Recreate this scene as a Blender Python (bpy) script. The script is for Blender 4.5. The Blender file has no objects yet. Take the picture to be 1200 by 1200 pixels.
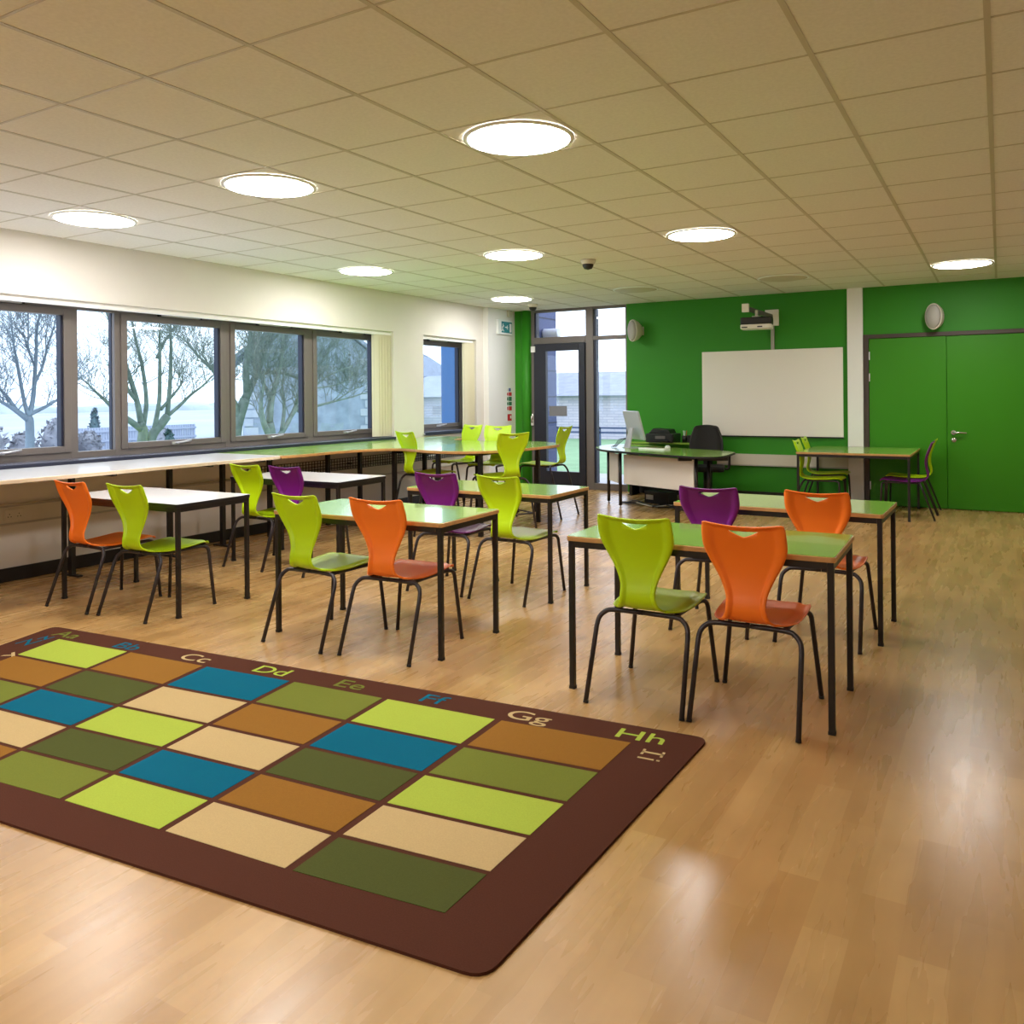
import bpy, bmesh, math, random
from mathutils import Vector, Matrix
PI = math.pi
S = bpy.context.scene
COL = S.collection
random.seed(7)

# ---------------------------------------------------------------- materials
def lin(c):
    return tuple(((v/255)/12.92 if v <= 10 else (((v/255)+.055)/1.055)**2.4) for v in c)
MATS = {}
def mat(name, rgb, rough=.5, metal=0., spec=.5, noise=0., nscale=8., bump=0., bscale=200., emit=None, estr=0., coat=0.):
    m = bpy.data.materials.new(name); m.use_nodes = True
    nt = m.node_tree; b = nt.nodes['Principled BSDF']
    c = lin(rgb)
    b.inputs['Base Color'].default_value = (*c, 1)
    b.inputs['Roughness'].default_value = rough
    b.inputs['Metallic'].default_value = metal
    b.inputs['Specular IOR Level'].default_value = spec
    b.inputs['Coat Weight'].default_value = coat
    if noise or bump:
        tc = nt.nodes.new('ShaderNodeTexCoord')
    if noise:
        n = nt.nodes.new('ShaderNodeTexNoise'); n.inputs['Scale'].default_value = nscale; n.inputs['Detail'].default_value = 5
        nt.links.new(tc.outputs['Object'], n.inputs['Vector'])
        r = nt.nodes.new('ShaderNodeValToRGB')
        r.color_ramp.elements[0].position = .3; r.color_ramp.elements[1].position = .7
        r.color_ramp.elements[0].color = (*[max(0, v*(1-noise)) for v in c], 1)
        r.color_ramp.elements[1].color = (*[min(1, v*(1+noise)) for v in c], 1)
        nt.links.new(n.outputs['Fac'], r.inputs['Fac']); nt.links.new(r.outputs['Color'], b.inputs['Base Color'])
    if bump:
        n2 = nt.nodes.new('ShaderNodeTexNoise'); n2.inputs['Scale'].default_value = bscale
        nt.links.new(tc.outputs['Object'], n2.inputs['Vector'])
        bp = nt.nodes.new('ShaderNodeBump'); bp.inputs['Strength'].default_value = bump; bp.inputs['Distance'].default_value = .002
        nt.links.new(n2.outputs['Fac'], bp.inputs['Height']); nt.links.new(bp.outputs['Normal'], b.inputs['Normal'])
    if emit:
        b.inputs['Emission Color'].default_value = (*lin(emit), 1); b.inputs['Emission Strength'].default_value = estr
    MATS[name] = m
    return m

def brick_mat(name, c1, c2, mortar, bw, bh, msize, rough, swap, grain=None, spec=.5, scale_mort=.0):
    """swap: 'yx' floor planks along y, 'yz' / 'xz' wall bricks"""
    m = bpy.data.materials.new(name); m.use_nodes = True
    nt = m.node_tree; b = nt.nodes['Principled BSDF']; L = nt.links.new
    tc = nt.nodes.new('ShaderNodeTexCoord'); sp = nt.nodes.new('ShaderNodeSeparateXYZ'); L(tc.outputs['Object'], sp.inputs[0])
    cb = nt.nodes.new('ShaderNodeCombineXYZ')
    L(sp.outputs['XYZ'.index(swap[0].upper())], cb.inputs[0]); L(sp.outputs['XYZ'.index(swap[1].upper())], cb.inputs[1])
    br = nt.nodes.new('ShaderNodeTexBrick')
    br.inputs['Scale'].default_value = 1; br.inputs['Brick Width'].default_value = bw; br.inputs['Row Height'].default_value = bh
    br.inputs['Mortar Size'].default_value = msize; br.inputs['Mortar Smooth'].default_value = .1; br.inputs['Bias'].default_value = 0
    br.inputs['Color1'].default_value = (*lin(c1), 1); br.inputs['Color2'].default_value = (*lin(c2), 1); br.inputs['Mortar'].default_value = (*lin(mortar), 1)
    br.offset_frequency = 2; br.offset = .37
    L(cb.outputs[0], br.inputs['Vector'])
    col = br.outputs['Color']
    if grain:
        mp = nt.nodes.new('ShaderNodeMapping'); mp.inputs['Scale'].default_value = (1.0, 9, 1)
        L(cb.outputs[0], mp.inputs[0])
        n = nt.nodes.new('ShaderNodeTexNoise'); n.inputs['Scale'].default_value = 1.5; n.inputs['Detail'].default_value = 3; n.inputs['Roughness'].default_value = .5
        L(mp.outputs[0], n.inputs['Vector'])
        rp = nt.nodes.new('ShaderNodeValToRGB'); rp.color_ramp.elements[0].position = .25; rp.color_ramp.elements[1].position = .75
        rp.color_ramp.elements[0].color = (*[1-grain]*3, 1); rp.color_ramp.elements[1].color = (1, 1, 1, 1)
        L(n.outputs['Fac'], rp.inputs['Fac'])
        n3 = nt.nodes.new('ShaderNodeTexNoise'); n3.inputs['Scale'].default_value = 2.3; n3.inputs['Detail'].default_value = 3
        L(tc.outputs['Object'], n3.inputs['Vector'])
        rp3 = nt.nodes.new('ShaderNodeValToRGB'); rp3.color_ramp.elements[0].position = .35; rp3.color_ramp.elements[1].position = .65
        rp3.color_ramp.elements[0].color = (.86, .84, .82, 1); rp3.color_ramp.elements[1].color = (1, 1, 1, 1)
        L(n3.outputs['Fac'], rp3.inputs['Fac'])
        for o in (rp.outputs['Color'], rp3.outputs['Color']):
            mx = nt.nodes.new('ShaderNodeMix'); mx.data_type = 'RGBA'; mx.blend_type = 'MULTIPLY'; mx.inputs['Factor'].default_value = 1
            L(col, mx.inputs[6]); L(o, mx.inputs[7]); col = mx.outputs[2]
        mr = nt.nodes.new('ShaderNodeMapRange'); mr.inputs['To Min'].default_value = rough-.05; mr.inputs['To Max'].default_value = rough+.08
        L(n.outputs['Fac'], mr.inputs['Value']); L(mr.outputs[0], b.inputs['Roughness'])
    else:
        b.inputs['Roughness'].default_value = rough
    L(col, b.inputs['Base Color'])
    b.inputs['Specular IOR Level'].default_value = spec
    MATS[name] = m
    return m

def glass_mat(name, tint):
    m = bpy.data.materials.new(name); m.use_nodes = True
    nt = m.node_tree; L = nt.links.new
    nt.nodes.remove(nt.nodes['Principled BSDF'])
    out = [n for n in nt.nodes if n.type == 'OUTPUT_MATERIAL'][0]
    t = nt.nodes.new('ShaderNodeBsdfTransparent'); t.inputs[0].default_value = (*tint, 1)
    g = nt.nodes.new('ShaderNodeBsdfGlossy'); g.inputs['Roughness'].default_value = .02
    lw = nt.nodes.new('ShaderNodeLayerWeight')
    pw = nt.nodes.new('ShaderNodeMath'); pw.operation = 'POWER'; pw.inputs[1].default_value = 5; L(lw.outputs['Facing'], pw.inputs[0])
    fr = nt.nodes.new('ShaderNodeMath'); fr.operation = 'MULTIPLY_ADD'; fr.inputs[1].default_value = .94; fr.inputs[2].default_value = .035; L(pw.outputs[0], fr.inputs[0])
    mx = nt.nodes.new('ShaderNodeMixShader')
    L(fr.outputs[0], mx.inputs[0]); L(t.outputs[0], mx.inputs[1]); L(g.outputs[0], mx.inputs[2]); L(mx.outputs[0], out.inputs[0])
    MATS[name] = m
    return m

M = MATS
mat('cream_paint', (226, 222, 217), .7, noise=.02, nscale=2, bump=.05)
mat('white_paint', (238, 238, 238), .6)
mat('green_paint', (48, 136, 24), .55, spec=.35, noise=.02, nscale=3)
mat('green_door', (52, 132, 4), .5, spec=.35, noise=.02, nscale=3)
mat('ceiling_tile', (232, 230, 226), .9, spec=.2, noise=.04, nscale=60, bump=.15, bscale=120)
mat('ceiling_bar', (196, 190, 176), .5)
mat('skirting', (28, 22, 20), .5)
mat('frame_grey', (114, 107, 104), .45, metal=.2)
mat('frame_dark', (38, 40, 52), .4, metal=.2)
mat('frame_brown', (64, 52, 46), .45)
mat('gasket', (22, 28, 52), .5)
mat('sill_metal', (120, 124, 145), .25, metal=.6)
mat('steel_black', (26, 21, 22), .38, spec=.5)
mat('chair_steel', (52, 46, 50), .38, metal=.3)
mat('rubber', (18, 17, 18), .7)
mat('lime_plastic', (188, 226, 8), .38, spec=.45, bump=.06, bscale=500)
mat('orange_plastic', (255, 128, 36), .38, spec=.45, bump=.06, bscale=500)
mat('purple_plastic', (116, 18, 128), .38, spec=.45, bump=.06, bscale=500)
mat('green_laminate', (144, 188, 76), .17, spec=.9, coat=.35)
mat('white_laminate', (240, 240, 243), .17, spec=.8, coat=.2)
mat('beech_edge', (196, 148, 92), .4, noise=.1, nscale=25)
mat('pale_wood', (224, 205, 178), .4, noise=.06, nscale=20)
mat('black_edge', (20, 16, 20), .45)
mat('white_panel', (228, 222, 216), .45)
mat('plastic_cream', (205, 200, 186), .5)
mat('plastic_grey', (168, 165, 160), .5)
mat('plastic_dark', (20, 19, 20), .45)
mat('board_white', (240, 236, 230), .35)
mat('alu', (200, 200, 205), .35, metal=.7)
mat('silver', (200, 206, 216), .3, metal=.5)
mat('chrome', (205, 205, 200), .2, metal=.9)
mat('black_mesh', (16, 16, 18), .7)
mat('lamp_lit', (255, 250, 235), .5, emit=(255, 250, 244), estr=46)
mat('lamp_off', (200, 194, 178), .5)
mat('blind_fabric', (240, 236, 216), .8)
mat('sign_green', (20, 128, 140), .5)
mat('sign_green2', (20, 110, 80), .5)
mat('sign_red', (206, 30, 50), .5)
mat('sign_blue', (40, 60, 150), .5)
mat('sign_white', (240, 245, 245), .5)
mat('sticker_grey', (120, 122, 128), .6)
mat('cladding', (52, 66, 116), .5, noise=.06, nscale=3)
mat('cladding_joint', (24, 30, 60), .6)
mat('lamp_tube', (225, 228, 240), .4)
mat('red_plastic', (190, 40, 30), .4)
mat('blue_cladding', (58, 106, 158), .5)
# rug
mat('rug_brown', (78, 44, 32), .95, spec=.1, noise=.1, nscale=220, bump=.5, bscale=400)
mat('rug_lime', (160, 178, 68), .95, spec=.1, noise=.06, nscale=220, bump=.5, bscale=400)
mat('rug_tan', (186, 162, 116), .95, spec=.1, noise=.06, nscale=220, bump=.5, bscale=400)
mat('rug_gold', (138, 96, 38), .95, spec=.1, noise=.06, nscale=220, bump=.5, bscale=400)
mat('rug_teal', (2, 92, 118), .95, spec=.1, noise=.06, nscale=220, bump=.5, bscale=400)
mat('rug_olive', (108, 116, 46), .95, spec=.1, noise=.06, nscale=220, bump=.5, bscale=400)
mat('rug_forest', (74, 80, 38), .95, spec=.1, noise=.06, nscale=220, bump=.5, bscale=400)
# outdoors; distance haze is put into the pale field, hedge and bark colours
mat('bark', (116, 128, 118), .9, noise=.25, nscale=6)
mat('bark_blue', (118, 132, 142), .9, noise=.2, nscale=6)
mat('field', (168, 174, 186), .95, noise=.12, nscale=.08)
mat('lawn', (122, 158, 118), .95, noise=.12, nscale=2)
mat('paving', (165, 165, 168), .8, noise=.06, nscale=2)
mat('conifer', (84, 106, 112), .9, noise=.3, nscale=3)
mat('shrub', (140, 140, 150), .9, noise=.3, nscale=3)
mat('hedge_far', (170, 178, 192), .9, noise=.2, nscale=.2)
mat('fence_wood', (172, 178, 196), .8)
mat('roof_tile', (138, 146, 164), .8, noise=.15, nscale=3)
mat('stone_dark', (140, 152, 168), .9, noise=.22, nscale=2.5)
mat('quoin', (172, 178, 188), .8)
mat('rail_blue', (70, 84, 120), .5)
brick_mat('floor_planks', (200, 162, 106), (180, 140, 86), (180, 140, 86), .62, .115, .0, .26, 'yx', grain=.15, spec=.5)
brick_mat('pale_brick', (204, 198, 208), (188, 184, 200), (172, 172, 190), .45, .10, .014, .9, 'xz')
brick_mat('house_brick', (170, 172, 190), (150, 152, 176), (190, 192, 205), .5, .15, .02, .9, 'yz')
glass_mat('window_glass', (.90, .96, 1.0))
glass_mat('door_glass', (.94, .96, 1.0))

_n = MATS['blind_fabric'].node_tree; _b = _n.nodes['Principled BSDF']
_t = _n.nodes.new('ShaderNodeBsdfTranslucent'); _t.inputs[0].default_value = (.85, .82, .70, 1)
_m = _n.nodes.new('ShaderNodeMixShader'); _m.inputs[0].default_value = .4
_o = [n for n in _n.nodes if n.type == 'OUTPUT_MATERIAL'][0]
_n.links.new(_b.outputs[0], _m.inputs[1]); _n.links.new(_t.outputs[0], _m.inputs[2]); _n.links.new(_m.outputs[0], _o.inputs[0])

# ---------------------------------------------------------------- mesh builder
def catmull(P, n):
    P = [Vector(p) for p in P]
    out = []
    for i in range(len(P)-1):
        p0 = P[i-1] if i else P[0]*2-P[1]; p1 = P[i]; p2 = P[i+1]; p3 = P[i+2] if i+2 < len(P) else P[-1]*2-P[-2]
        for k in range(n):
            t = k/n
            out.append(.5*((2*p1)+(p2-p0)*t+(2*p0-5*p1+4*p2-p3)*t*t+(3*p1-p0-3*p2+p3)*t**3))
    out.append(P[-1])
    return out

class MB:
    def __init__(s): s.v = []; s.f = []; s.mi = []; s.sm = []; s.mats = []
    def m(s, name):
        if name not in s.mats: s.mats.append(name)
        return s.mats.index(name)
    def face(s, idx, m, smooth=False): s.f.append(tuple(idx)); s.mi.append(s.m(m)); s.sm.append(smooth)
    def add(s, verts):
        b = len(s.v); s.v += [tuple(v) for v in verts]; return b
    def box(s, x0, x1, y0, y1, z0, z1, m, T=None):
        vs = [Vector((x, y, z)) for z in (z0, z1) for y in (y0, y1) for x in (x0, x1)]
        if T: vs = [T @ v for v in vs]
        b = s.add(vs)
        for q in ((0, 2, 3, 1), (4, 5, 7, 6), (0, 1, 5, 4), (2, 6, 7, 3), (0, 4, 6, 2), (1, 3, 7, 5)): s.face([b+i for i in q], m)
        return s
    def prism(s, poly, z0, z1, m, T=None, mtop=None, smooth_side=False):
        n = len(poly)
        vs = [Vector((p[0], p[1], z0)) for p in poly]+[Vector((p[0], p[1], z1)) for p in poly]
        if T: vs = [T @ v for v in vs]
        b = s.add(vs)
        s.face([b+i for i in range(n)][::-1], m); s.face([b+n+i for i in range(n)], mtop or m)
        for i in range(n):
            j = (i+1) % n; s.face((b+i, b+j, b+n+j, b+n+i), m, smooth_side)
        return s
    def tube(s, pts, r, m, n=10, cap=True, radii=None):
        pts = [Vector(p) for p in pts]; rings = []
        up = None
        for i, p in enumerate(pts):
            d = (pts[min(i+1, len(pts)-1)]-pts[max(i-1, 0)]).normalized()
            if up is None:
                a = Vector((0, 0, 1)) if abs(d.z) < .9 else Vector((1, 0, 0)); up = d.cross(a).normalized()
            else:
                up = (up-d*up.dot(d)).normalized()
            w = d.cross(up); rr = radii[i] if radii else r
            rings.append(s.add([p+(up*math.cos(2*PI*k/n)+w*math.sin(2*PI*k/n))*rr for k in range(n)]))
        for a, b in zip(rings, rings[1:]):
            for k in range(n):
                j = (k+1) % n; s.face((a+k, a+j, b+j, b+k), m, True)
        if cap:
            s.face([rings[0]+k for k in range(n)][::-1], m); s.face([rings[-1]+k for k in range(n)], m)
        return s
    def lathe(s, prof, m, n=32, T=None, cap=True):
        rings = []
        for r, z in prof:
            vs = [Vector((r*math.cos(2*PI*k/n), r*math.sin(2*PI*k/n), z)) for k in range(n)]
            if T: vs = [T @ v for v in vs]
            rings.append(s.add(vs))
        for a, b in zip(rings, rings[1:]):
            for k in range(n):
                j = (k+1) % n; s.face((a+k, a+j, b+j, b+k), m, True)
        if cap:
            s.face([rings[0]+k for k in range(n)][::-1], m); s.face([rings[-1]+k for k in range(n)], m)
        return s
    def build(s, name, parent=None, bevel=0., loc=None, rotz=0.):
        me = bpy.data.meshes.new(name); me.from_pydata(s.v, [], s.f)
        for x in s.mats: me.materials.append(M[x])
        me.polygons.foreach_set('material_index', s.mi); me.polygons.foreach_set('use_smooth', s.sm)
        bm = bmesh.new(); bm.from_mesh(me); bmesh.ops.recalc_face_normals(bm, faces=bm.faces); bm.to_mesh(me); bm.free()
        me.update()
        o = bpy.data.objects.new(name, me); COL.objects.link(o)
        if loc: o.location = loc
        o.rotation_euler.z = rotz
        if parent: o.parent = parent
        if bevel:
            md = o.modifiers.new('bevel', 'BEVEL'); md.width = bevel; md.segments = 2; md.limit_method = 'ANGLE'; md.angle_limit = math.radians(50)
        return o

def tag(o, label=None, cat=None, group=None, kind=None):
    if label: o['label'] = label
    if cat: o['category'] = cat
    if group: o['group'] = group
    if kind: o['kind'] = kind
    return o
def empty(name, loc=(0, 0, 0), rotz=0):
    o = bpy.data.objects.new(name, None); COL.objects.link(o); o.location = loc; o.rotation_euler.z = rotz
    o.empty_display_size = .1
    return o
def kids(o): return [c for c in bpy.data.objects if c.parent == o]
def copy_tree(o, parent=None):
    c = o.copy(); COL.objects.link(c); c.parent = parent
    for ch in kids(o): copy_tree(ch, c)
    return c
def rrect(x0, x1, y0, y1, r, n=5):
    out = []
    for cx, cy, a in ((x1-r, y1-r, 0), (x0+r, y1-r, 90), (x0+r, y0+r, 180), (x1-r, y0+r, 270)):
        for k in range(n+1):
            t = math.radians(a+90*k/n); out.append((cx+r*math.cos(t), cy+r*math.sin(t)))
    return out
def inset(poly, d):
    """shrink a counter-clockwise outline by d"""
    n = len(poly); out = []
    for i in range(n):
        a, b, c = Vector(poly[i-1]), Vector(poly[i]), Vector(poly[(i+1) % n])
        e1 = (b-a).normalized(); e2 = (c-b).normalized()
        n1 = Vector((-e1.y, e1.x)); n2 = Vector((-e2.y, e2.x)); nn = (n1+n2)
        nn = nn/max(.4, nn.length_squared)*2
        out.append(tuple(b+nn*d))
    return out

# ---------------------------------------------------------------- the room
XW, YW, HC = -6.66, 11.175, 2.73
XR, YB = 2.5, -5.2

def struct(o, label, cat):
    return tag(o, label, cat, kind='structure')

struct(MB().box(XW-.3, XR+.2, YB-.2, YW+.15, -.12, 0, 'floor_planks').build('floor'), 'pale oak plank floor with soft shine', 'floor')
struct(MB().box(XW-.3, XR+.2, YB-.2, YW+.15, HC, HC+.12, 'ceiling_tile').build('ceiling'), 'suspended ceiling of square off-white tiles', 'ceiling')
g = MB()
k = -11
x = -.03
while x > XW: x -= .6
x += .6
xs = []
while x < XR: xs.append(x); x += .6
y = 6.38
while y > YB: y -= .6
y += .6
ys = []
while y < YW: ys.append(y); y += .6
for x in xs: g.box(x-.011, x+.011, YB, YW, HC-.003, HC+.001, 'ceiling_bar')
for y in ys: g.box(XW, XR, y-.006, y+.006, HC-.0022, HC+.001, 'ceiling_bar')
struct(g.build('trim_1'), 'thin metal grid bars between the ceiling tiles', 'ceiling grid')

# left wall with two openings
w = MB()
A0, A1, B0, B1, ZS, ZH = 3.0, 8.28, 8.91, 10.2, .885, 2.235
w.box(XW-.3, XW, YB, A0, 0, HC, 'cream_paint').box(XW-.3, XW, A1, B0, 0, HC, 'cream_paint').box(XW-.3, XW, B1, YW+.15, 0, HC, 'cream_paint')
w.box(XW-.3, XW, A0, A1, 0, ZS, 'cream_paint').box(XW-.3, XW, B0, B1, 0, ZS, 'cream_paint')
w.box(XW-.3, XW, A0, A1, ZH, HC, 'cream_paint').box(XW-.3, XW, B0, B1, ZH, HC, 'cream_paint')
struct(w.build('wall_left'), 'cream wall with the long window strip', 'wall')
struct(MB().box(XW, XW+.09, 10.395, YW, 0, HC, 'white_paint').build('trim_2'), 'white boxed-out corner pier beside the green wall', 'boxing')
struct(MB().box(XW-.3, XR+.2, YB-.2, YB, 0, HC, 'cream_paint').build('wall_back'), 'cream wall opposite the green one', 'wall')
struct(MB().box(XR, XR+.2, YB, YW+.15, 0, HC, 'cream_paint').build('wall_right'), 'cream wall opposite the windows', 'wall')
gw = MB()
G0, G1 = -6.292, -4.684
gw.box(XW+.09, G0, YW, YW+.15, 0, HC, 'green_paint')
gw.box(G1, -1.48, YW, YW+.15, 0, HC, 'green_paint')
gw.box(-1.48, .40, YW, YW+.15, 2.135, HC, 'green_paint')
gw.box(.40, XR, YW, YW+.15, 0, HC, 'green_paint')
gw.box(-1.48, .40, YW+.05, YW+.15, 0, 2.135, 'green_paint')  # unseen backing slab, added to block daylight leaking around the door leaves
struct(gw.build('wall_far'), 'bright green end wall', 'wall')
cl = MB(); cl.prism([(-6.372+.075*math.cos(t*PI/12), YW-.06*math.sin(t*PI/12)) for t in range(12, -1, -1)][::-1], 0, HC, 'green_paint', smooth_side=True)
struct(cl.build('trim_3'), 'rounded green reveal beside the glass door', 'reveal')
struct(MB().box(-1.667, -1.485, YW-.045, YW, 0, HC, 'white_paint').build('trim_4'), 'white pier between whiteboard and green double door', 'pier')
struct(MB().box(XW, XW+.014, YB, 10.39, 0, .105, 'skirting').build('baseboard_left'), 'black skirting under the windows', 'skirting')
struct(MB().box(-4.66, -1.67, YW-.014, YW, 0, .1, 'skirting').build('baseboard_far'), 'black skirting along the green wall', 'skirting')

# sills and blind track
struct(MB().box(XW-.27, XW+.03, A0, A1, ZS, ZS+.018, 'sill_metal').box(XW+.022, XW+.034, A0, A1, ZS-.022, ZS+.014, 'gasket').build('trim_5'), 'dark metal sill of the long window strip', 'sill')
struct(MB().box(XW-.27, XW+.03, B0, B1, ZS+.03, ZS+.048, 'sill_metal').box(XW+.022, XW+.034, B0, B1, ZS+.008, ZS+.044, 'gasket').build('trim_6'), 'dark metal sill of the small window', 'sill')
XF = XW-.25      # window plane
# mullions between lights, one outer frame
fr = MB()
fr.box(XF-.05, XF+.02, A0, A1, 2.185, 2.235, 'frame_grey').box(XF-.05, XF+.02, A0, A1, .90, .955, 'frame_grey')
for y0, y1 in ((3.0, 3.05), (4.192, 4.257), (4.603, 4.66), (5.826, 5.89), (7.001, 7.083), (8.2, 8.28)):
    fr.box(XF-.05, XF+.022, y0, y1, .90, 2.235, 'frame_grey')
fr.box(XF-.06, XF-.02, 4.597, 4.615, .955, 2.185, 'gasket')
struct(fr.build('trim_7', bevel=.003), 'grey aluminium outer frame with mullions of the window strip', 'window frame')

def casement(n, y0, y1, label, zb=.955, zt=2.185, handle=True, vent=None, xf=XF):
    o = MB().box(xf-.022, xf-.014, y0+.04, y1-.04, zb+.02, zt-.02, 'window_glass').build('window_%d' % n)
    struct(o, label, 'window')
    s = MB(); b = .062
    s.box(xf-.04, xf+.035, y0, y0+b, zb, zt, 'frame_grey').box(xf-.04, xf+.035, y1-b, y1, zb, zt, 'frame_grey')
    s.box(xf-.04, xf+.035, y0+b, y1-b, zb, zb+.055, 'frame_grey').box(xf-.04, xf+.035, y0+b, y1-b, zt-.06, zt, 'frame_grey')
    s.box(xf-.045, xf+.02, y1-b-.022, y1-b, zb+.055, zt-.06, 'gasket')
    s.build('sash', o, bevel=.004)
    if handle:
        ym = (y0+y1)/2-.02; h = MB()
        h.box(xf+.035, xf+.05, ym-.05, ym+.03, zb+.014, zb+.04, 'alu')
        h.tube([(xf+.055, ym-.01, zb+.026), (xf+.07, ym, zb+.03), (xf+.075, ym+.06, zb+.036), (xf+.072, ym+.15, zb+.046)], .009, 'alu', 8)
        tag(h.build('handle', o), 'silver handle')
    if vent:
        v = MB(); v.box(xf+.022, xf+.05, vent[0], vent[1], 2.19, 2.225, 'plastic_grey')
        for e in (vent[0]-.02, vent[1]): v.box(xf+.022, xf+.054, e, e+.02, 2.187, 2.228, 'plastic_dark')
        v.build('trickle_vent', o)
    return o
casement(1, 3.05, 4.192, 'opening window cut off by the left edge of the photo', vent=(3.1, 3.776))
struct(MB().box(XF-.022, XF-.014, 4.25, 4.61, .95, 2.19, 'window_glass').build('window_2'), 'narrow fixed window between two opening windows', 'window')
casement(3, 4.66, 5.826, 'opening window with a thick double-trunked tree behind', vent=(5.064, 5.508))
casement(4, 5.89, 7.001, 'opening window with the gabled house behind', vent=(6.262, 6.718))
casement(5, 7.083, 8.2, 'opening window half covered by the gathered blind', vent=(7.549, 7.951))
fr = MB()
fr.box(XF-.05, XF+.02, B0, B1, 2.185, 2.235, 'frame_grey').box(XF-.05, XF+.02, B0, B1, .92, .97, 'frame_grey')
fr.box(XF-.05, XF+.02, B0, B0+.05, .92, 2.235, 'frame_grey').box(XF-.05, XF+.02, B1-.05, B1, .92, 2.235, 'frame_grey')
struct(fr.build('trim_8', bevel=.003), 'grey outer frame of the small window', 'window frame')
casement(6, B0+.05, B1-.05, 'small separate window beside the white pier', zb=.97, vent=(9.323, 9.775))

def blind(y0, y1, n, label, z0, xc):
    o = MB().box(xc-.022, xc+.022, (A0 if y0 < 8.5 else B0)+.02, y1, 2.188, 2.234, 'white_paint').build('vertical_blind')
    tag(o, label, 'blind', 'vertical blinds gathered at window ends')
    for i in range(n):
        yy = y0+(y1-.02-y0)*i/(n-1)
        a = math.radians(72 if i % 2 else 38)
        T = Matrix.Translation((xc, yy, 0)) @ Matrix.Rotation(a, 4, 'Z')
        sl = MB().box(-.045, .045, -.0012, .0012, z0, 2.189, 'blind_fabric', T).build('slat', o)
blind(7.99, 8.285, 11, 'cream vertical blind gathered at the end of the long window strip', .915, XW-.055)
blind(10.0, 10.18, 9, 'cream vertical blind gathered beside the small window', .95, XW-.06)

# glazed screen
gz = MB()
def gbox(x0, x1, z0, z1): gz.box(x0, x1, YW+.02, YW+.1, z0, z1, 'frame_grey')
gbox(G0, -6.235, 0, HC); gbox(-5.355, -5.23, 0, HC); gbox(-4.715, G1, 0, HC)
gbox(-6.235, -5.355, 2.205, 2.305); gbox(-5.23, -4.715, 2.232, 2.29); gbox(-6.235, -5.355, 2.69, HC); gbox(-5.23, -4.715, 2.69, HC); gbox(-5.23, -4.715, 0, .10)
gz.box(-5.235, -5.195, YW+.03, YW+.14, .1, HC-.04, 'gasket').box(-6.24, -6.205, YW+.03, YW+.13, 2.3, HC-.04, 'gasket')
struct(gz.build('trim_9', bevel=.004), 'grey aluminium frame of the glazed corner screen', 'screen frame')
struct(MB().box(-6.235, -5.355, YW+.05, YW+.058, 2.305, 2.69, 'door_glass').build('window_7'), 'fanlight above the glass door', 'window')
struct(MB().box(-5.23, -4.715, YW+.05, YW+.058, 2.29, 2.69, 'door_glass').build('window_8'), 'upper light of the narrow side window', 'window')
struct(MB().box(-5.23, -4.715, YW+.05, YW+.058, .10, 2.232, 'door_glass').build('window_9'), 'tall narrow side window beside the glass door', 'window')
d = MB()
d.box(-6.23, -6.02, YW-.01, YW+.06, .02, 2.2, 'frame_dark').box(-5.465, -5.36, YW-.01, YW+.06, .02, 2.2, 'frame_dark')
d.box(-6.02, -5.465, YW-.01, YW+.06, 2.09, 2.2, 'frame_dark').box(-6.02, -5.465, YW-.01, YW+.06, .02, .255, 'frame_dark')
door1 = struct(d.build('door_1', bevel=.004), 'dark framed glass door to the garden', 'door')
MB().box(-6.03, -5.455, YW+.022, YW+.03, .245, 2.1, 'door_glass').build('pane', door1)
h = MB(); h.box(-6.275, -6.235, YW-.03, YW-.01, .95, 1.1, 'white_paint')
h.tube([(-6.25, YW-.03, 1.0), (-6.25, YW-.07, 1.0), (-6.23, YW-.075, 1.06), (-6.215, YW-.075, 1.14)], .012, 'chrome', 8)
tag(h.build('handle', door1), 'silver lever handle')
tag(MB().box(-6.27, -6.2, YW-.03, YW-.01, 2.08, 2.17, 'white_paint').build('hinge_cover', door1), 'small white cover')
tag(MB().box(-5.98, -5.673, YW+.012, YW+.02, 1.095, 1.25, 'sticker_grey').build('window_sticker'), 'plain grey notice stuck on the glass door', 'sticker')

# green double door
t = MB(); t.box(-1.482, -1.42, YW-.03, YW+.02, 0, 2.135, 'frame_brown').box(-1.42, .40, YW-.03, YW+.02, 2.085, 2.135, 'frame_brown').box(.335, .40, YW-.03, YW+.02, 0, 2.085, 'frame_brown')
struct(t.build('trim_10', bevel=.003), 'dark brown frame around the green double door', 'door frame')
d2 = struct(MB().box(-1.418, -.556, YW-.012, YW+.03, .008, 2.083, 'green_door').build('door_2', bevel=.002), 'green door leaf with hinges beside the white pier', 'door')
h = MB()
for z in (1.87, 1.6, .25): h.box(-1.424, -1.405, YW-.022, YW-.012, z-.05, z+.05, 'alu')
tag(h.build('hinge', d2), 'metal hinges')
d3 = struct(MB().box(-.55, .333, YW-.012, YW+.03, .008, 2.083, 'green_door').build('door_3', bevel=.002), 'green door leaf with the lever handle', 'door')
RX = Matrix.Rotation(PI/2, 4, 'X')
h = MB(); h.lathe([(.026, 0), (.026, .012)], 'chrome', 20, Matrix.Translation((-.485, YW-.012, .925)) @ RX)
h.tube([(-.485, YW-.02, .925), (-.485, YW-.06, .925), (-.46, YW-.066, .925), (-.345, YW-.066, .922)], .011, 'chrome', 10)
tag(h.build('handle', d3), 'steel lever handle')
tag(MB().lathe([(.028, 0), (.028, .012), (.01, .013)], 'chrome', 20, Matrix.Translation((-.482, YW-.012, .835)) @ RX).build('lock', d3), 'round steel lock')

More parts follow.
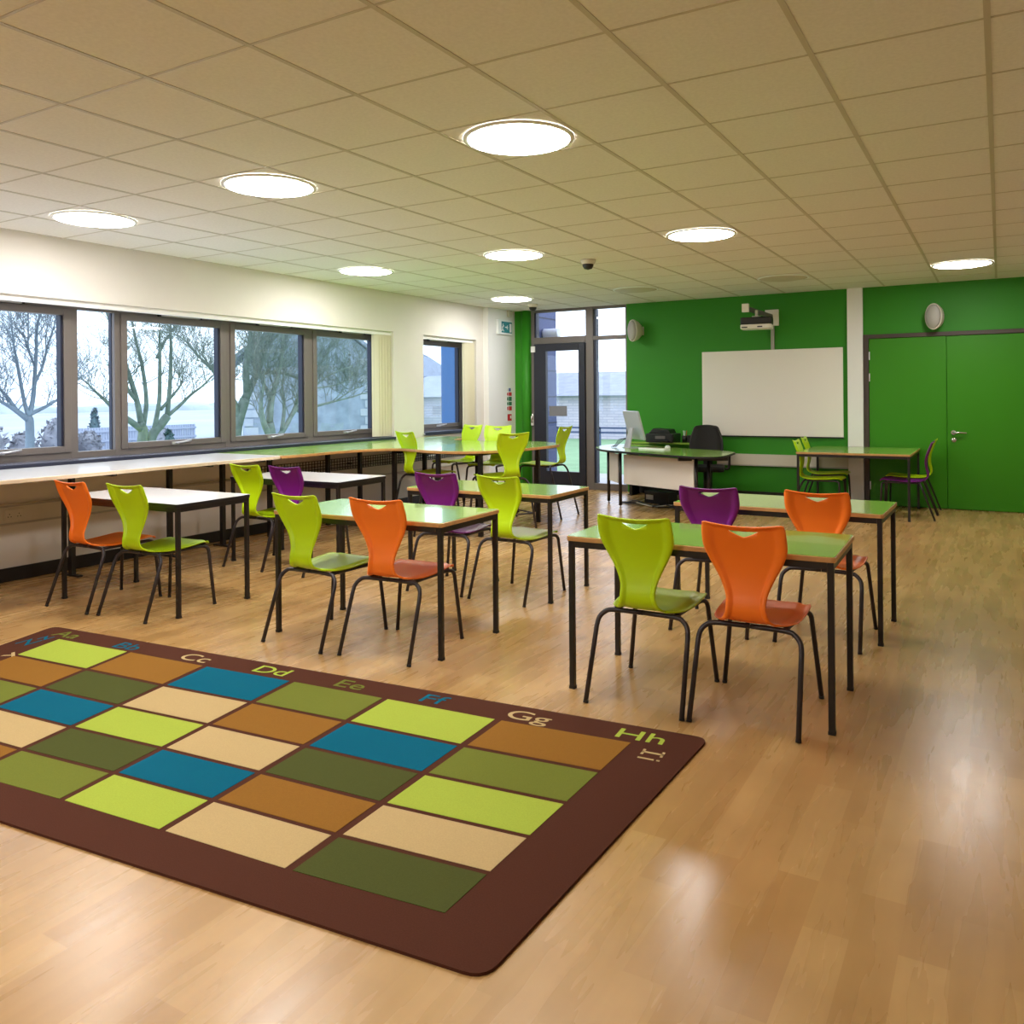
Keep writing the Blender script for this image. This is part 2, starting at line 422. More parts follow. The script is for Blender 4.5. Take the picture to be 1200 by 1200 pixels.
# ---------------------------------------------------------------- chairs
PROF = [(-.236, .856), (-.222, .815), (-.197, .755), (-.176, .69), (-.167, .62), (-.174, .55), (-.186, .50), (-.182, .463), (-.157, .437),
        (-.11, .425), (-.04, .421), (.05, .424), (.15, .432), (.22, .437), (.265, .434), (.288, .418)]
HW = [.170, .176, .175, .152, .116, .088, .083, .092, .118, .152, .179, .190, .193, .190, .180, .166]
SPLIT = 8
def shell(colour):
    P = catmull([(y, z, h) for (y, z), h in zip(PROF, HW)], 5)
    # hole rows: arc length from the top
    acc = [0]
    for a, b in zip(P, P[1:]): acc.append(acc[-1]+(Vector(a[:2])-Vector(b[:2])).length)
    def at(s):
        for i in range(len(acc)-1):
            if acc[i+1] >= s:
                t = (s-acc[i])/(acc[i+1]-acc[i]); return P[i].lerp(P[i+1], t)
        return P[-1]
    s_split = acc[SPLIT*5]
    HT, HD, VH = .029, .030, .375
    rows = [0, .004, .009, .016, .023, HT, 'h'] + [HT+HD+.004+i*(s_split-HT-HD-.004)/26 for i in range(27)]
    rows_seat = [s_split+i*(acc[-1]-s_split)/26 for i in range(27)]
    N = 32; vs_ = [-1+2*i/N for i in range(N+1)]
    L = acc[-1]
    def pos(s, v):
        q = at(s); e = at(min(s+.004, L)); e0 = at(max(s-.004, 0))
        tx = Vector((0, e[0]-e0[0], e[1]-e0[1])).normalized()
        nb = Vector((0, tx.z, -tx.y))           # points to the rear / underside
        a = abs(v)
        rim = min(1, max(0, (a-.70)/.17)); rim = rim*rim*(3-2*rim)
        disp = (.015 if s < s_split-.03 else .009+.006*max(0, min(1, (s_split-s)/.03)))*rim-.004*max(0, (a-.92)/.08)**2
        topr = max(0, 1-s/.026); disp = max(disp, .018*topr*topr*(3-2*topr))
        fr = max(0, 1-(L-s)/.03)
        back = s < s_split
        disp += (.006*(1-v*v) if back else .007*(1-v*v)*(1-fr))
        # rounded top corners
        hw = q[2]
        p = Vector((v*hw, q[0], q[1]))+nb*disp
        if s < .10: p.z += .014*v*v*(1-s/.10)
        if back and a > .93 and s < .02: p.z -= .006*(1-s/.02)*((a-.93)/.07)
        return p
    def layer(rows):
        grid = []
        for s in rows:
            r = []
            for v in vs_:
                ss = s
                if s == 'h': ss = HT+(HD*(1-(abs(v)/VH)**1.25) if abs(v) < VH-1e-6 else 0)
                r.append((ss, v))
            grid.append(r)
        return grid
    def mesh(rows):
        G = layer(rows); nr = len(G); mb = MB()
        idx = {}; fr_, bk = [], []
        def vid(i, j):
            ss, v = G[i][j]; key = (round(ss, 5), j)
            if key not in idx:
                p = pos(ss, v)
                dv = pos(ss, min(1, v+.02))-pos(ss, max(-1, v-.02)); ds = pos(min(L, ss+.003), v)-pos(max(0, ss-.003), v)
                nn = dv.cross(ds).normalized()
                b = mb.add([p+nn*.0028, p-nn*.0028]); idx[key] = b
            return idx[key]
        edges = {}
        for i in range(nr-1):
            hole = rows[i+1] == 'h'
            for j in range(N):
                q = [vid(i, j), vid(i, j+1), vid(i+1, j+1), vid(i+1, j)]
                if hole: continue
                u = []
                for x in q:
                    if x not in u: u.append(x)
                if len(u) < 3: continue
                mb.face(u, colour, True); mb.face([x+1 for x in u][::-1], colour, True)
                for a, b in zip(u, u[1:]+u[:1]): edges[(a, b)] = edges.get((a, b), 0)+1
        for (a, b) in list(edges):
            if (b, a) not in edges: mb.face((b, a, a+1, b+1), colour, True)
        return mb
    return mesh(rows), mesh(rows_seat)

def make_chair(name, colour, lift=0.):
    root = empty(name)
    b, s = shell(colour)
    for mb, n in ((s, 'seat'), (b, 'backrest')):
        if lift: mb.v = [(x, y, z+lift) for x, y, z in mb.v]
        mb.build(n, root)
    r = .0112; e = lift; k = 1+lift*.25
    for sx in (-1, 1):
        t = [(.226*sx*k, -.276*k, .004), (.219*sx, -.160-.02*lift, .325+e), (.212*sx, -.145, .362+e), (.188*sx, -.131, .388+e), (.15*sx, -.124, .399+e), (.002*sx, -.12, .401+e)]
        lg = MB().tube(t[:1]+catmull(t[1:], 4), r, 'chair_steel', 10).build('leg', root)
        f = MB().tube([(.2262*sx*k, -.277*k, 0), (.2258*sx*k, -.272*k, .012)], r+.0008, 'rubber', 10).build('foot_cap', lg)
        t = [(.224*sx*k, .276*k, .004), (.186*sx, .262, .365+e), (.181*sx, .255, .386+e), (.172*sx, .23, .399+e), (.160*sx, .17, .400+e), (.14*sx, -.10, .396+e)]
        lg = MB().tube(t[:1]+catmull(t[1:], 4), r, 'chair_steel', 10).build('leg', root)
        f = MB().tube([(.2242*sx*k, .2762*k, 0), (.2236*sx*k, .276*k, .012)], r+.0008, 'rubber', 10).build('foot_cap', lg)
    if lift:
        fr_ = MB(); z = .25
        c = []
        for sx, sy in ((-1, -1), (1, -1), (1, 1), (-1, 1)):
            tt = z/(.365+e)
            fx, fy = .226*k, .276*k
            ux, uy = (.218, .15) if sy < 0 else (.186, .262)
            c.append((sx*(fx+(ux-fx)*tt), sy*(fy+(uy-fy)*tt), z))
        for a, b2 in zip(c, c[1:]+c[:1]): fr_.tube([a, b2], .008, 'chair_steel', 8)
        fr_.build('footrest', root)
    else:
        MB().tube([(-.155, .06, .404), (.155, .06, .404)], .009, 'chair_steel', 8).build('crossbar', root)
    return root

proto = {}
def chair(kind, x, y, yaw, label, group):
    if kind not in proto:
        col = {'l': 'lime_plastic', 'o': 'orange_plastic', 'p': 'purple_plastic'}[kind[0]]
        r = make_chair('high_chair' if kind.endswith('h') else 'classroom_chair', col, .19 if kind.endswith('h') else 0.)
        proto[kind] = r
    else:
        r = copy_tree(proto[kind])
    r.location = (x, y, 0); r.rotation_euler.z = math.radians(yaw)
    tag(r, label, 'chair', group)
    return r
GC = 'moulded plastic classroom chairs'
chair('l', -1.424, 3.687, 1, 'lime green plastic chair at the front right table, beside an orange one', GC)
chair('o', -.940, 3.699, .8, 'orange plastic chair at the front right table, nearest chair of all', GC)
chair('p', -1.496, 4.995, 2, 'purple plastic chair behind the front right table, beside an orange one', GC)
chair('o', -.879, 5.03, -1.5, 'orange plastic chair at the second right table, beside a purple one', GC)
chair('l', -3.447, 3.637, -1, 'lime green chair at the middle front table, left of the orange one', GC)
chair('o', -2.911, 3.678, 4, 'orange plastic chair at the middle front table with wooden edge', GC)
chair('p', -3.511, 5.045, 4, 'purple plastic chair between the two middle tables', GC)
chair('l', -2.959, 5.04, -2, 'lime green chair at the second middle table, beside a purple one', GC)
chair('o', -5.392, 3.514, 0, 'orange plastic chair at the front white table by the window', GC)
chair('l', -4.861, 3.544, 2.5, 'lime green chair at the front white table beside the orange one', GC)
chair('l', -5.391, 4.995, 0, 'lime green chair at the second white table, beside a purple one', GC)
chair('p', -4.939, 4.997, 0, 'purple plastic chair at the second white table by the window', GC)
chair('l', -1.85, 10.13, -90, 'lime green chair at the far table by the whiteboard, nearer of two', GC)
chair('l', -1.90, 10.83, -88, 'lime green chair at the far table, close to the green wall', GC)
chair('p', -.90, 10.29, 90, 'purple chair at the end of the far table before the green door', GC)
chair('l', -.90, 10.82, 90, 'lime green chair behind the purple one before the green door', GC)
GH = 'tall lime chairs at the high table'
chair('lh', -5.22, 6.99, -20, 'tall lime chair seen from its left side at the high table', GH)
chair('lh', -5.81, 8.48, 165, 'tall lime chair beyond the high table, nearest the small window', GH)
chair('lh', -5.24, 8.32, 189, 'tall lime chair beyond the high table before the white pier', GH)
chair('lh', -4.29, 7.02, 61, 'tall lime chair seen from behind at the front of the high table', GH)
chair('lh', -4.60, 8.55, 92, 'tall lime chair in front of the glass door', GH)

# ---------------------------------------------------------------- tables
TH = .7315
def table(kind, x, y, w, dd, yaw, label, group='rectangular classroom tables', rail=True):
    root = empty('classroom_table', (x, y, 0), math.radians(yaw))
    edge, lam = ('beech_edge', 'green_laminate') if kind == 'g' else ('black_edge', 'white_laminate')
    P = rrect(-w/2, w/2, -dd/2, dd/2, .02)
    a = MB().prism(P, TH-.0015, TH, lam).build('tabletop', root)
    a2 = MB().prism(rrect(-w/2, w/2, -dd/2, dd/2, .02), TH-.024, TH-.0014, edge, smooth_side=False).build('edge_band', root, bevel=.003)
    if kind == 'g':
        # laminate sits just inside the lipping
        a.data.clear_geometry()
        bm = bmesh.new()
        vs = [bm.verts.new((p[0], p[1], TH+.0004)) for p in rrect(-w/2+.005, w/2-.005, -dd/2+.005, dd/2-.005, .016)]
        f = bm.faces.new(vs); r = bmesh.ops.extrude_face_region(bm, geom=[f])
        for v in r['geom']:
            if isinstance(v, bmesh.types.BMVert): v.co.z -= .003
        bmesh.ops.recalc_face_normals(bm, faces=bm.faces); bm.to_mesh(a.data); bm.free()
    tag(a, 'glossy pale green top' if kind == 'g' else 'glossy white top'); tag(a2, 'beech edge band' if kind == 'g' else 'black edge band')
    i = .022; r = .0132
    fr_ = MB(); z0, z1 = TH-.054, TH-.024
    xs_, ys_ = w/2-i, dd/2-i
    for sy in (-1, 1): fr_.box(-xs_+r, xs_-r, sy*ys_-r, sy*ys_+r, z0, z1, 'steel_black')
    for sx in (-1, 1): fr_.box(sx*xs_-r, sx*xs_+r, -ys_+r, ys_-r, z0, z1, 'steel_black')
    fr_.build('frame', root)
    for sx in (-1, 1):
        for sy in (-1, 1):
            lg = MB().box(sx*xs_-r, sx*xs_+r, sy*ys_-r, sy*ys_+r, .008, TH-.0241, 'steel_black').build('leg', root, bevel=.003)
            MB().box(sx*xs_-r-.001, sx*xs_+r+.001, sy*ys_-r-.001, sy*ys_+r+.001, 0, .014, 'rubber').build('foot_cap', lg)
    tag(root, label, 'table', group)
    return root
table('g', -1.201, 3.852, 1.218, .619, 1.4, 'green-topped table with beech edge and orange chair, nearest of all tables')
table('g', -1.165, 5.26, 1.218, .619, -.8, 'green-topped table with beech edge behind the nearest one')
table('g', -3.174, 3.861, 1.218, .619, 1.4, 'beech-edged table in the middle of the front row')
table('g', -3.225, 5.21, 1.218, .619, .6, 'beech-edged table behind the middle front one, before the high table')
table('w', -5.146, 3.734, 1.218, .619, 2.0, 'white table with black edge beside an orange and a lime chair')
table('w', -5.153, 5.229, 1.218, .619, 1.6, 'white table with black edge beside a purple chair')
table('g', -1.447, 10.495, 1.21, 1.23, 0, 'square green-topped table by the whiteboard and green door')

# long white bench along the windows
bn = empty('window_bench', (0, 0, 0))
ZB = .872
P = [(XW+.005, 1.2), (-5.72, 1.2)] + [(-5.72, 5.42), (-5.735, 5.47), (-5.78, 5.50)] + [(XW+.005, 5.50)]
tag(MB().prism(inset(P, .004), ZB-.002, ZB+.0004, 'white_laminate').build('worktop', bn), 'glossy white top')
MB().prism(P, ZB-.028, ZB-.001, 'pale_wood').build('edge_band', bn, bevel=.003)
for y in (3.02, 3.90, 4.80, 5.38):
    MB().box(-6.43, -6.385, y-.0175, y+.0175, .012, ZB-.056, 'steel_black').build('leg', bn)
    MB().box(-6.52, -6.30, y-.02, y+.02, 0, .014, 'steel_black').build('foot', bn)
    MB().prism([(-6.56, y-.02), (-5.85, y-.02), (-5.85, y+.02), (-6.56, y+.02)], ZB-.054, ZB-.028, 'steel_black').build('bracket', bn)
tag(bn, 'long white bench under the window strip', 'bench')

# wavy high table
hi = empty('high_table', (0, 0, 0))
E_ = [(-5.735, 5.51), (-5.69, 5.76), (-5.70, 6.20), (-5.62, 6.55), (-5.48, 6.74), (-5.30, 6.78), (-4.98, 6.66), (-4.66, 6.62), (-4.40, 6.74), (-4.22, 7.06), (-4.17, 7.45), (-4.15, 7.85), (-4.22, 8.14), (-4.50, 8.42), (-4.85, 8.46), (-5.20, 8.40), (-5.62, 8.36), (-5.82, 8.42), (-5.96, 8.68), (-6.0, 9.1)]
P = [(v.x, v.y) for v in catmull([(p[0], p[1], 0) for p in E_], 4)] + [(XW+.005, 9.1), (XW+.005, 5.51)]
tag(MB().prism(inset(P, .006), ZB-.002, ZB+.0005, 'green_laminate').build('tabletop', hi), 'glossy pale green top')
MB().prism(P, ZB-.028, ZB-.001, 'beech_edge').build('edge_band', hi, bevel=.004)
for x, y in ((-6.42, 5.98), (-6.42, 6.82), (-6.42, 7.35), (-6.42, 8.6), (-5.55, 6.9), (-4.98, 6.9), (-4.5, 6.95), (-4.45, 8.05), (-5.35, 8.2), (-5.9, 7.9)):
    MB().box(x-.02, x+.02, y-.02, y+.02, 0, ZB-.0281, 'steel_black').build('leg', hi)
fr_ = MB()
for (a, b) in (((-5.53, 6.9), (-4.5, 6.92)), ((-4.48, 6.95), (-4.45, 8.05)), ((-4.47, 8.05), (-5.35, 8.2)), ((-5.35, 8.2), (-5.55, 6.92))):
    fr_.tube([(a[0], a[1], ZB-.045), (b[0], b[1], ZB-.045)], .015, 'steel_black', 4)
fr_.build('frame', hi)
tag(hi, 'high table with a wavy beech edge running out from the windows', 'table')

# wire cable guard on the wall below the high table
g = MB()
z0, z1 = .57, .70; xg = XW+.07
n = 0
y = 5.85
while y < 10.38:
    g.box(xg-.003, xg+.003, y-.0035, y+.0035, z0, z1, 'steel_black'); y += .045
for z in (z0, z0+.0325, z0+.065, z0+.0975, z1): g.box(xg-.003, xg+.003, 5.85, 10.38, z-.0035, z+.0035, 'steel_black')
for y in (5.9, 7.4, 8.9, 10.3): g.box(XW, xg, y-.008, y+.008, z0+.05, z0+.07, 'steel_black')
tag(g.build('cable_basket'), 'black wire mesh basket on the wall under the high table', 'cable basket')

# dado trunking with sockets
tr = MB(); tr.box(XW, XW+.06, 1.2, 10.39, .44, .60, 'plastic_cream').box(XW+.06, XW+.064, 1.2, 10.39, .445, .46, 'plastic_grey').box(XW+.06, XW+.064, 1.2, 10.39, .582, .597, 'plastic_grey')
tag(tr.build('trunking', bevel=.004), 'cream cable trunking under the window bench', 'trunking')
for i, y in enumerate((3.32, 3.555)):
    s = MB().box(XW+.06, XW+.071, y-.073, y+.073, .478, .565, 'plastic_cream').build('double_socket', bevel=.003)
    tag(s, ('double power socket at the left photo edge', 'double power socket left of the orange window chair')[i], 'socket', 'double sockets on the trunking')
    hl = MB()
    for dy in (-.036, .036):
        for a, b in ((0, .012), (-.011, -.008), (.011, -.008)): hl.box(XW+.071, XW+.0715, y+dy+a-.003, y+dy+a+.003, .515+b-.004, .515+b+.004, 'plastic_dark')
    hl.build('pin_holes', s)

# ---------------------------------------------------------------- teacher's corner
dk = empty('teacher_desk', (0, 0, 0))
ZD = .725
front = catmull([(-4.70, 10.30, 0), (-4.58, 9.85, 0), (-4.24, 9.42, 0), (-3.67, 9.14, 0), (-3.04, 8.86, 0), (-2.80, 8.83, 0), (-2.64, 8.98, 0), (-2.68, 9.62, 0)], 6)
back = catmull([(-2.80, 9.80, 0), (-3.28, 10.02, 0), (-3.75, 10.28, 0), (-4.15, 10.60, 0), (-4.45, 10.72, 0), (-4.68, 10.58, 0)], 5)
P = [(v.x, v.y) for v in front+back]
tag(MB().prism(inset(P, .006), ZD-.002, ZD+.0006, 'green_laminate').build('desktop', dk), 'green top')
tag(MB().prism(P, ZD-.026, ZD-.001, 'black_edge').build('edge_band', dk, bevel=.004), 'black edge band')
for x, y in ((-4.42, 9.90), (-4.11, 9.56), (-2.97, 9.06), (-2.90, 9.30)):
    lg = MB().tube([(x, y, .03), (x, y, ZD-.027)], .021, 'steel_black', 14).build('leg', dk)
    tag(MB().lathe([(.014, 0), (.014, .012), (.006, .013), (.006, .032)], 'alu', 12, Matrix.Translation((x, y, 0))).build('glide', lg), 'pale levelling glide')
MB().box(0, 1.16, -.009, .009, .30, .665, 'white_panel', Matrix.Translation((-4.06, 9.57, 0)) @ Matrix.Rotation(math.radians(-24.5), 4, 'Z')).build('modesty_panel', dk)
MB().box(0, .4, -.009, .009, .30, .665, 'white_panel', Matrix.Translation((-4.42, 9.92, 0)) @ Matrix.Rotation(math.radians(-49), 4, 'Z')).build('side_panel', dk)
MB().box(-.28, .28, -.03, .03, ZD-.075, ZD-.026, 'steel_black', Matrix.Translation((-2.93, 9.18, 0)) @ Matrix.Rotation(math.radians(30), 4, 'Z')).build('beam', dk)
tag(dk, 'curved green teacher desk with black edge and white front panel', 'desk')

# return desk against the wall
rd = empty('side_desk', (-4.0, 10.78, 0))
tag(MB().box(-.55, .62, 0, .36, ZD-.025+.03, ZD+.03, 'green_laminate').build('desktop', rd), 'green top')
for sx in (-.5, .57):
    MB().box(sx-.02, sx+.02, .05, .32, .012, ZD+.004, 'steel_black').build('leg', rd)
    MB().box(sx-.025, sx+.025, .02, .34, 0, .012, 'steel_black').build('foot', rd)
tag(rd, 'plain side desk under the printer along the green wall', 'desk')
ZR = ZD+.03

mon = empty('monitor', (-4.08, 9.95, ZD+.001), math.radians(137))
# built facing its own -y; screen away from the room
T = Matrix.Translation((0, 0, .29)) @ Matrix.Rotation(math.radians(-15), 4, 'X')
MB().prism(rrect(-.235, .235, -.19, .19, .02), -.012, .012, 'silver', T @ Matrix.Rotation(PI/2, 4, 'X')).build('casing', mon, bevel=.006)
tag(MB().box(-.22, .22, -.014, -.0125, -.12, .175, 'plastic_dark', T).build('screen', mon), 'black glass screen')
MB().prism([(-.09, 0), (.09, 0), (.05, .26), (-.05, .26)], -.006, .006, 'alu', Matrix.Translation((0, .10, .004)) @ Matrix.Rotation(math.radians(14), 4, 'X') @ RX).build('stand', mon)
MB().box(-.10, .10, -.07, .12, 0, .008, 'alu').build('base', mon)
tag(mon, 'silver computer monitor seen from behind on the teacher desk', 'monitor')
cb = MB()
for dx in (0, .03, .06):
    cb.tube(catmull([(-4.12-dx, 9.99, ZD+.16-dx), (-4.22-dx, 9.96, ZD+.11), (-4.30-dx*.6, 9.93, ZD+.035), (-4.34-dx, 9.95, ZD+.007)], 5), .005, 'plastic_dark', 6)
tag(cb.build('cable'), 'black cables trailing behind the monitor', 'cable')
kb = MB().box(-.21, .21, -.06, .06, 0, .016, 'sign_white').build('keyboard', bevel=.004, loc=(-3.72, 9.72, ZD+.001), rotz=math.radians(-20))
kk = MB()
for r_ in range(4):
    for c_ in range(13): kk.box(-.195+c_*.03, -.195+c_*.03+.025, -.05+r_*.025, -.05+r_*.025+.02, .016, .0185, 'plastic_cream')
kk.build('keys', kb)
tag(kb, 'white keyboard lying on the teacher desk', 'keyboard')
ms = MB().lathe([(.001, .035), (.018, .033), (.03, .02), (.034, .006), (.032, 0)][::-1], 'sign_white', 20).build('computer_mouse', loc=(-3.66, 10.03, ZD+.001))
ms.scale = (1, 1.6, 1)
tag(ms, 'white computer mouse on the teacher desk', 'mouse')

pr = empty('printer', (-4.02, 10.85, ZR+.0005))
MB().prism(rrect(-.20, .20, -.17, .17, .03), 0, .12, 'plastic_dark').build('body', pr, bevel=.012)
MB().prism([(-.17, 0), (.15, 0), (.12, .055), (-.10, .07)], -.13, .13, 'plastic_dark', Matrix.Translation((0, 0, .12)) @ RX).build('scanner_lid', pr, bevel=.01)
tag(MB().box(-.05, .09, -.178, -.17, .05, .09, 'frame_grey').build('control_panel', pr), 'grey control panel')
MB().box(-.15, .15, -.26, -.17, .012, .026, 'plastic_dark').build('paper_tray', pr)
tag(pr, 'black printer beside the monitor against the green wall', 'printer')
pp = MB().lathe([(.038, 0), (.04, .09), (.036, .09), (.034, .01)], 'plastic_dark', 18).build('pencil_pot', loc=(-3.72, 10.88, ZR+.001))
tag(pp, 'black pot holding pens beside the printer', 'pen pot')
for i, (dx, dy, m) in enumerate(((.01, .012, 'red_plastic'), (-.012, .005, 'sign_white'), (.006, -.014, 'alu'))):
    p = MB().tube([(-3.72+dx*.6, 10.88+dy*.6, ZR+.012), (-3.72+dx*1.9, 10.88+dy*1.9, ZR+.16)], .004, m, 8).build('pen')
    tag(p, ('red pen in the black pot', 'white pen in the black pot', 'silver pen in the black pot')[i], 'pen', 'pens in the pot')
bx = MB().box(-.10, .10, -.07, .07, 0, .10, 'plastic_dark').build('desk_tidy', bevel=.006, loc=(-3.56, 10.86, ZR+.0005))
tag(bx, 'black box file tray at the end of the side desk', 'tray')

oc = empty('office_chair', (-3.29, 10.42, 0), math.radians(195))
for k in range(5):
    a = 2*PI*k/5+.3
    lg = MB().tube([(0, 0, .10), (.29*math.cos(a), .29*math.sin(a), .075)], .02, 'plastic_dark', 8, radii=[.026, .016]).build('leg', oc)
    MB().lathe([(.028, -.018), (.03, 0), (.028, .018)], 'rubber', 14, Matrix.Translation((.29*math.cos(a), .29*math.sin(a), .031)) @ Matrix.Rotation(a, 4, 'Z') @ RX).build('caster', lg)
MB().tube([(0, 0, .09), (0, 0, .42)], .026, 'plastic_dark', 14).build('column', oc)
MB().prism(rrect(-.24, .24, -.22, .24, .09, 8), .42, .49, 'black_mesh', smooth_side=True).build('seat', oc, bevel=.02)
# tapered mesh back with frame
bk = MB(); rows = []
for i in range(9):
    t = i/8; hw = .19-.05*t**3+.02*math.sin(t*PI); z = .56+.43*t; yy = -.24-.05*t
    rows.append(bk.add([(hw*v, yy+.03*(1-v*v)*-1, z-.02*v*v*t) for v in (-1, -.6, -.2, .2, .6, 1)]))
for a, b in zip(rows, rows[1:]):
    for j in range(5): bk.face((a+j, a+j+1, b+j+1, b+j), 'black_mesh', True)
o = bk.build('backrest', oc); md = o.modifiers.new('solid', 'SOLIDIFY'); md.thickness = .012
ring = [bk.v[r] for r in rows]+[bk.v[rows[-1]+j] for j in range(1, 5)]+[bk.v[r+5] for r in rows[::-1]]+[bk.v[rows[0]+j] for j in range(4, 0, -1)]
MB().tube(catmull(ring+ring[:1], 3), .014, 'plastic_dark', 8).build('back_frame', oc)
MB().box(-.03, .03, -.30, -.05, .40, .425, 'plastic_dark').box(-.03, .03, -.30, -.275, .40, .72, 'plastic_dark').build('back_bracket', oc)
for sx in (-1, 1): MB().tube(catmull([(.24*sx, -.05, .44), (.29*sx, -.05, .46), (.30*sx, -.04, .60), (.29*sx, .0, .655), (.29*sx, .14, .66)], 4), .016, 'plastic_dark', 8).build('armrest', oc)
tag(oc, 'black mesh office chair behind the teacher desk', 'office chair')

# computer tower and cables on the floor under the desk
ct = MB().box(-.20, .20, -.09, .09, 0.0, .16, 'plastic_dark').build('computer_case', bevel=.006, loc=(-3.80, 10.15, .001), rotz=math.radians(-20))
tag(ct, 'black computer case lying under the teacher desk', 'computer')
MB().box(-.17, -.05, -.093, -.09, .05, .11, 'alu').build('drive_bay', ct)
cb = MB()
for j in range(4):
    rr = random.Random(j)
    pts = [(-4.25+.24*i+rr.uniform(-.04, .04), 9.95-.08*i+rr.uniform(-.09, .09), .012+.05*rr.random()*(i % 2)) for i in range(5)]
    cb.tube(catmull(pts, 5), .008, 'plastic_dark' if j else 'plastic_cream', 6)
tag(cb.build('floor_cable'), 'tangled cables on the floor under the teacher desk', 'cable')

# whiteboard, rail, projector
wb = MB().box(-3.557, -1.724, YW-.03, YW-.002, .845, 1.99, 'board_white').build('whiteboard', bevel=.003)
tag(wb, 'large blank whiteboard on the green wall', 'whiteboard')
MB().box(-3.56, -1.721, YW-.034, YW-.001, .83, .845, 'plastic_dark').build('lower_edge', wb)
rl = MB().box(-3.35, -1.668, YW-.06, YW, .445, .60, 'plastic_cream').box(-3.35, -1.668, YW-.064, YW-.06, .445, .462, 'plastic_grey').build('wall_trunking', bevel=.004)
tag(rl, 'cream cable trunking below the whiteboard', 'trunking')

pj = empty('projector', (-2.62, 10.50, 2.24), math.radians(8))
tag(MB().prism(rrect(-.21, .17, -.13, .15, .04), -.02, .035, 'board_white').build('lower_casing', pj, bevel=.008), 'cream lower casing')
tag(MB().prism(rrect(-.21, .17, -.13, .15, .04), .036, .125, 'plastic_dark').build('upper_casing', pj, bevel=.012), 'black upper casing')
MB().box(-.19, -.12, -.134, -.13, -.008, .006, 'plastic_dark').box(.0, .06, -.134, -.13, -.004, .01, 'plastic_dark').build('vents', pj)
tag(pj, 'black and cream projector hanging above the whiteboard', 'projector')
pm = empty('projector_mount', (0, 0, 0))
MB().box(-2.694, -2.517, YW-.035, YW, 2.305, 2.52, 'board_white').build('wall_plate', pm, bevel=.006)
MB().box(-.025, .025, 0, .86, -.025, .025, 'frame_grey', Matrix.Translation((-2.73, 10.34, 2.475)) @ Matrix.Rotation(math.radians(-8), 4, 'Z') @ Matrix.Rotation(math.radians(-3), 4, 'X')).build('arm', pm, bevel=.004)
tag(MB().box(-2.775, -2.69, 10.30, 10.345, 2.425, 2.53, 'board_white').build('end_cap', pm, bevel=.006), 'cream end cap')
br_ = MB()
br_.box(-2.69, -2.60, 10.46, 10.56, 2.36, 2.385, 'plastic_cream').box(-2.66, -2.63, 10.49, 10.53, 2.34, 2.46, 'plastic_cream')
br_.tube([(-2.68, 10.47, 2.37), (-2.76, 10.44, 2.345)], .008, 'plastic_cream', 8).tube([(-2.61, 10.55, 2.37), (-2.52, 10.58, 2.345)], .008, 'plastic_cream', 8)
br_.build('bracket', pm)
MB().tube(catmull([(-2.60, 10.70, 2.33), (-2.56, 10.85, 2.40), (-2.58, 11.0, 2.36), (-2.60, 11.13, 2.42)], 5), .014, 'plastic_dark', 8).build('cables', pm)
tag(pm, 'cream wall arm holding the projector', 'projector arm')
tag(MB().box(-2.62, -2.577, YW-.03, YW, 1.991, 2.304, 'plastic_grey').build('conduit', bevel=.003), 'short grey conduit between whiteboard and projector arm', 'conduit')

def speaker(x, z, label, yaw):
    o = empty('wall_speaker', (x, YW-.001, z), math.radians(yaw))
    T = Matrix.Translation((0, -.16, 0)) @ Matrix.Rotation(math.radians(90), 4, 'X')
    T2 = T @ Matrix.Diagonal((1, 1.55, 1, 1))
    prof = [(.02, -.11), (.06, -.10), (.086, -.05), (.098, 0), (.102, .03), (.100, .045)]
    tag(MB().lathe(prof, 'plastic_cream', 36, T2).build('housing', o), 'cream rounded housing')
    tag(MB().lathe([(.094, .043), (.085, .060), (.055, .078), (.002, .085)], 'plastic_grey', 36, T2).build('grille', o), 'grey domed grille')
    MB().box(-.02, .02, -.10, 0, -.06, .06, 'plastic_cream').build('bracket', o)
    tag(o, label, 'speaker', 'oval speakers on the green wall')
speaker(-4.43, 2.325, 'oval wall speaker beside the tall glazed screen', -28)
speaker(-.60, 2.31, 'oval wall speaker above the green double door', -24)

# ceiling lights
def light(x, y, lit, label):
    o = empty('ceiling_light', (x, y, HC))
    MB().lathe([(.285, -.002), (.285, -.010), (.265, -.014), (.262, -.006)], 'sign_white', 48, cap=False).build('trim_ring', o)
    tag(MB().lathe([(.262, -.004), (.262, -.012), (.20, -.022), (.002, -.026)], 'lamp_lit' if lit else 'lamp_off', 48).build('diffuser', o), 'glowing round diffuser' if lit else 'unlit round diffuser')
    tag(o, label, 'ceiling light', 'round ceiling lights')
light(-5.73, 6.68, 1, 'lit round ceiling light nearest the long window strip')
light(-3.93, 6.68, 1, 'lit round ceiling light above the middle tables')
light(-5.73, 9.68, 1, 'lit round ceiling light before the white corner pier')
light(-.33, 9.68, 1, 'lit round ceiling light above the green double door')
light(-3.93, 9.68, 0, 'unlit round ceiling light before the tall glazed screen')
light(-2.13, 9.68, 0, 'unlit round ceiling light in front of the projector')
light(-2.13, 6.68, 1, 'added lit round ceiling light above the right-hand tables')  # out of view; added to brighten the right half of the room
light(-5.73, 3.68, 1, 'added lit round ceiling light of the nearest row, by the windows')  # out of view; continues the lamp grid, added to brighten the window wall
for x, lab in ((-3.93, 'over the rug'), (-2.13, 'right of the rug')):  # unseen rows continuing the lamp grid, added to illuminate the room
    light(x, 3.68, 1, 'added lit round ceiling light of the nearest row, '+lab)
    light(x, .68, 1, 'added lit round ceiling light above the camera, '+lab)
    light(x, -2.32, 1, 'added lit round ceiling light behind the camera, '+lab)  # extra row added to light the backs of the chairs

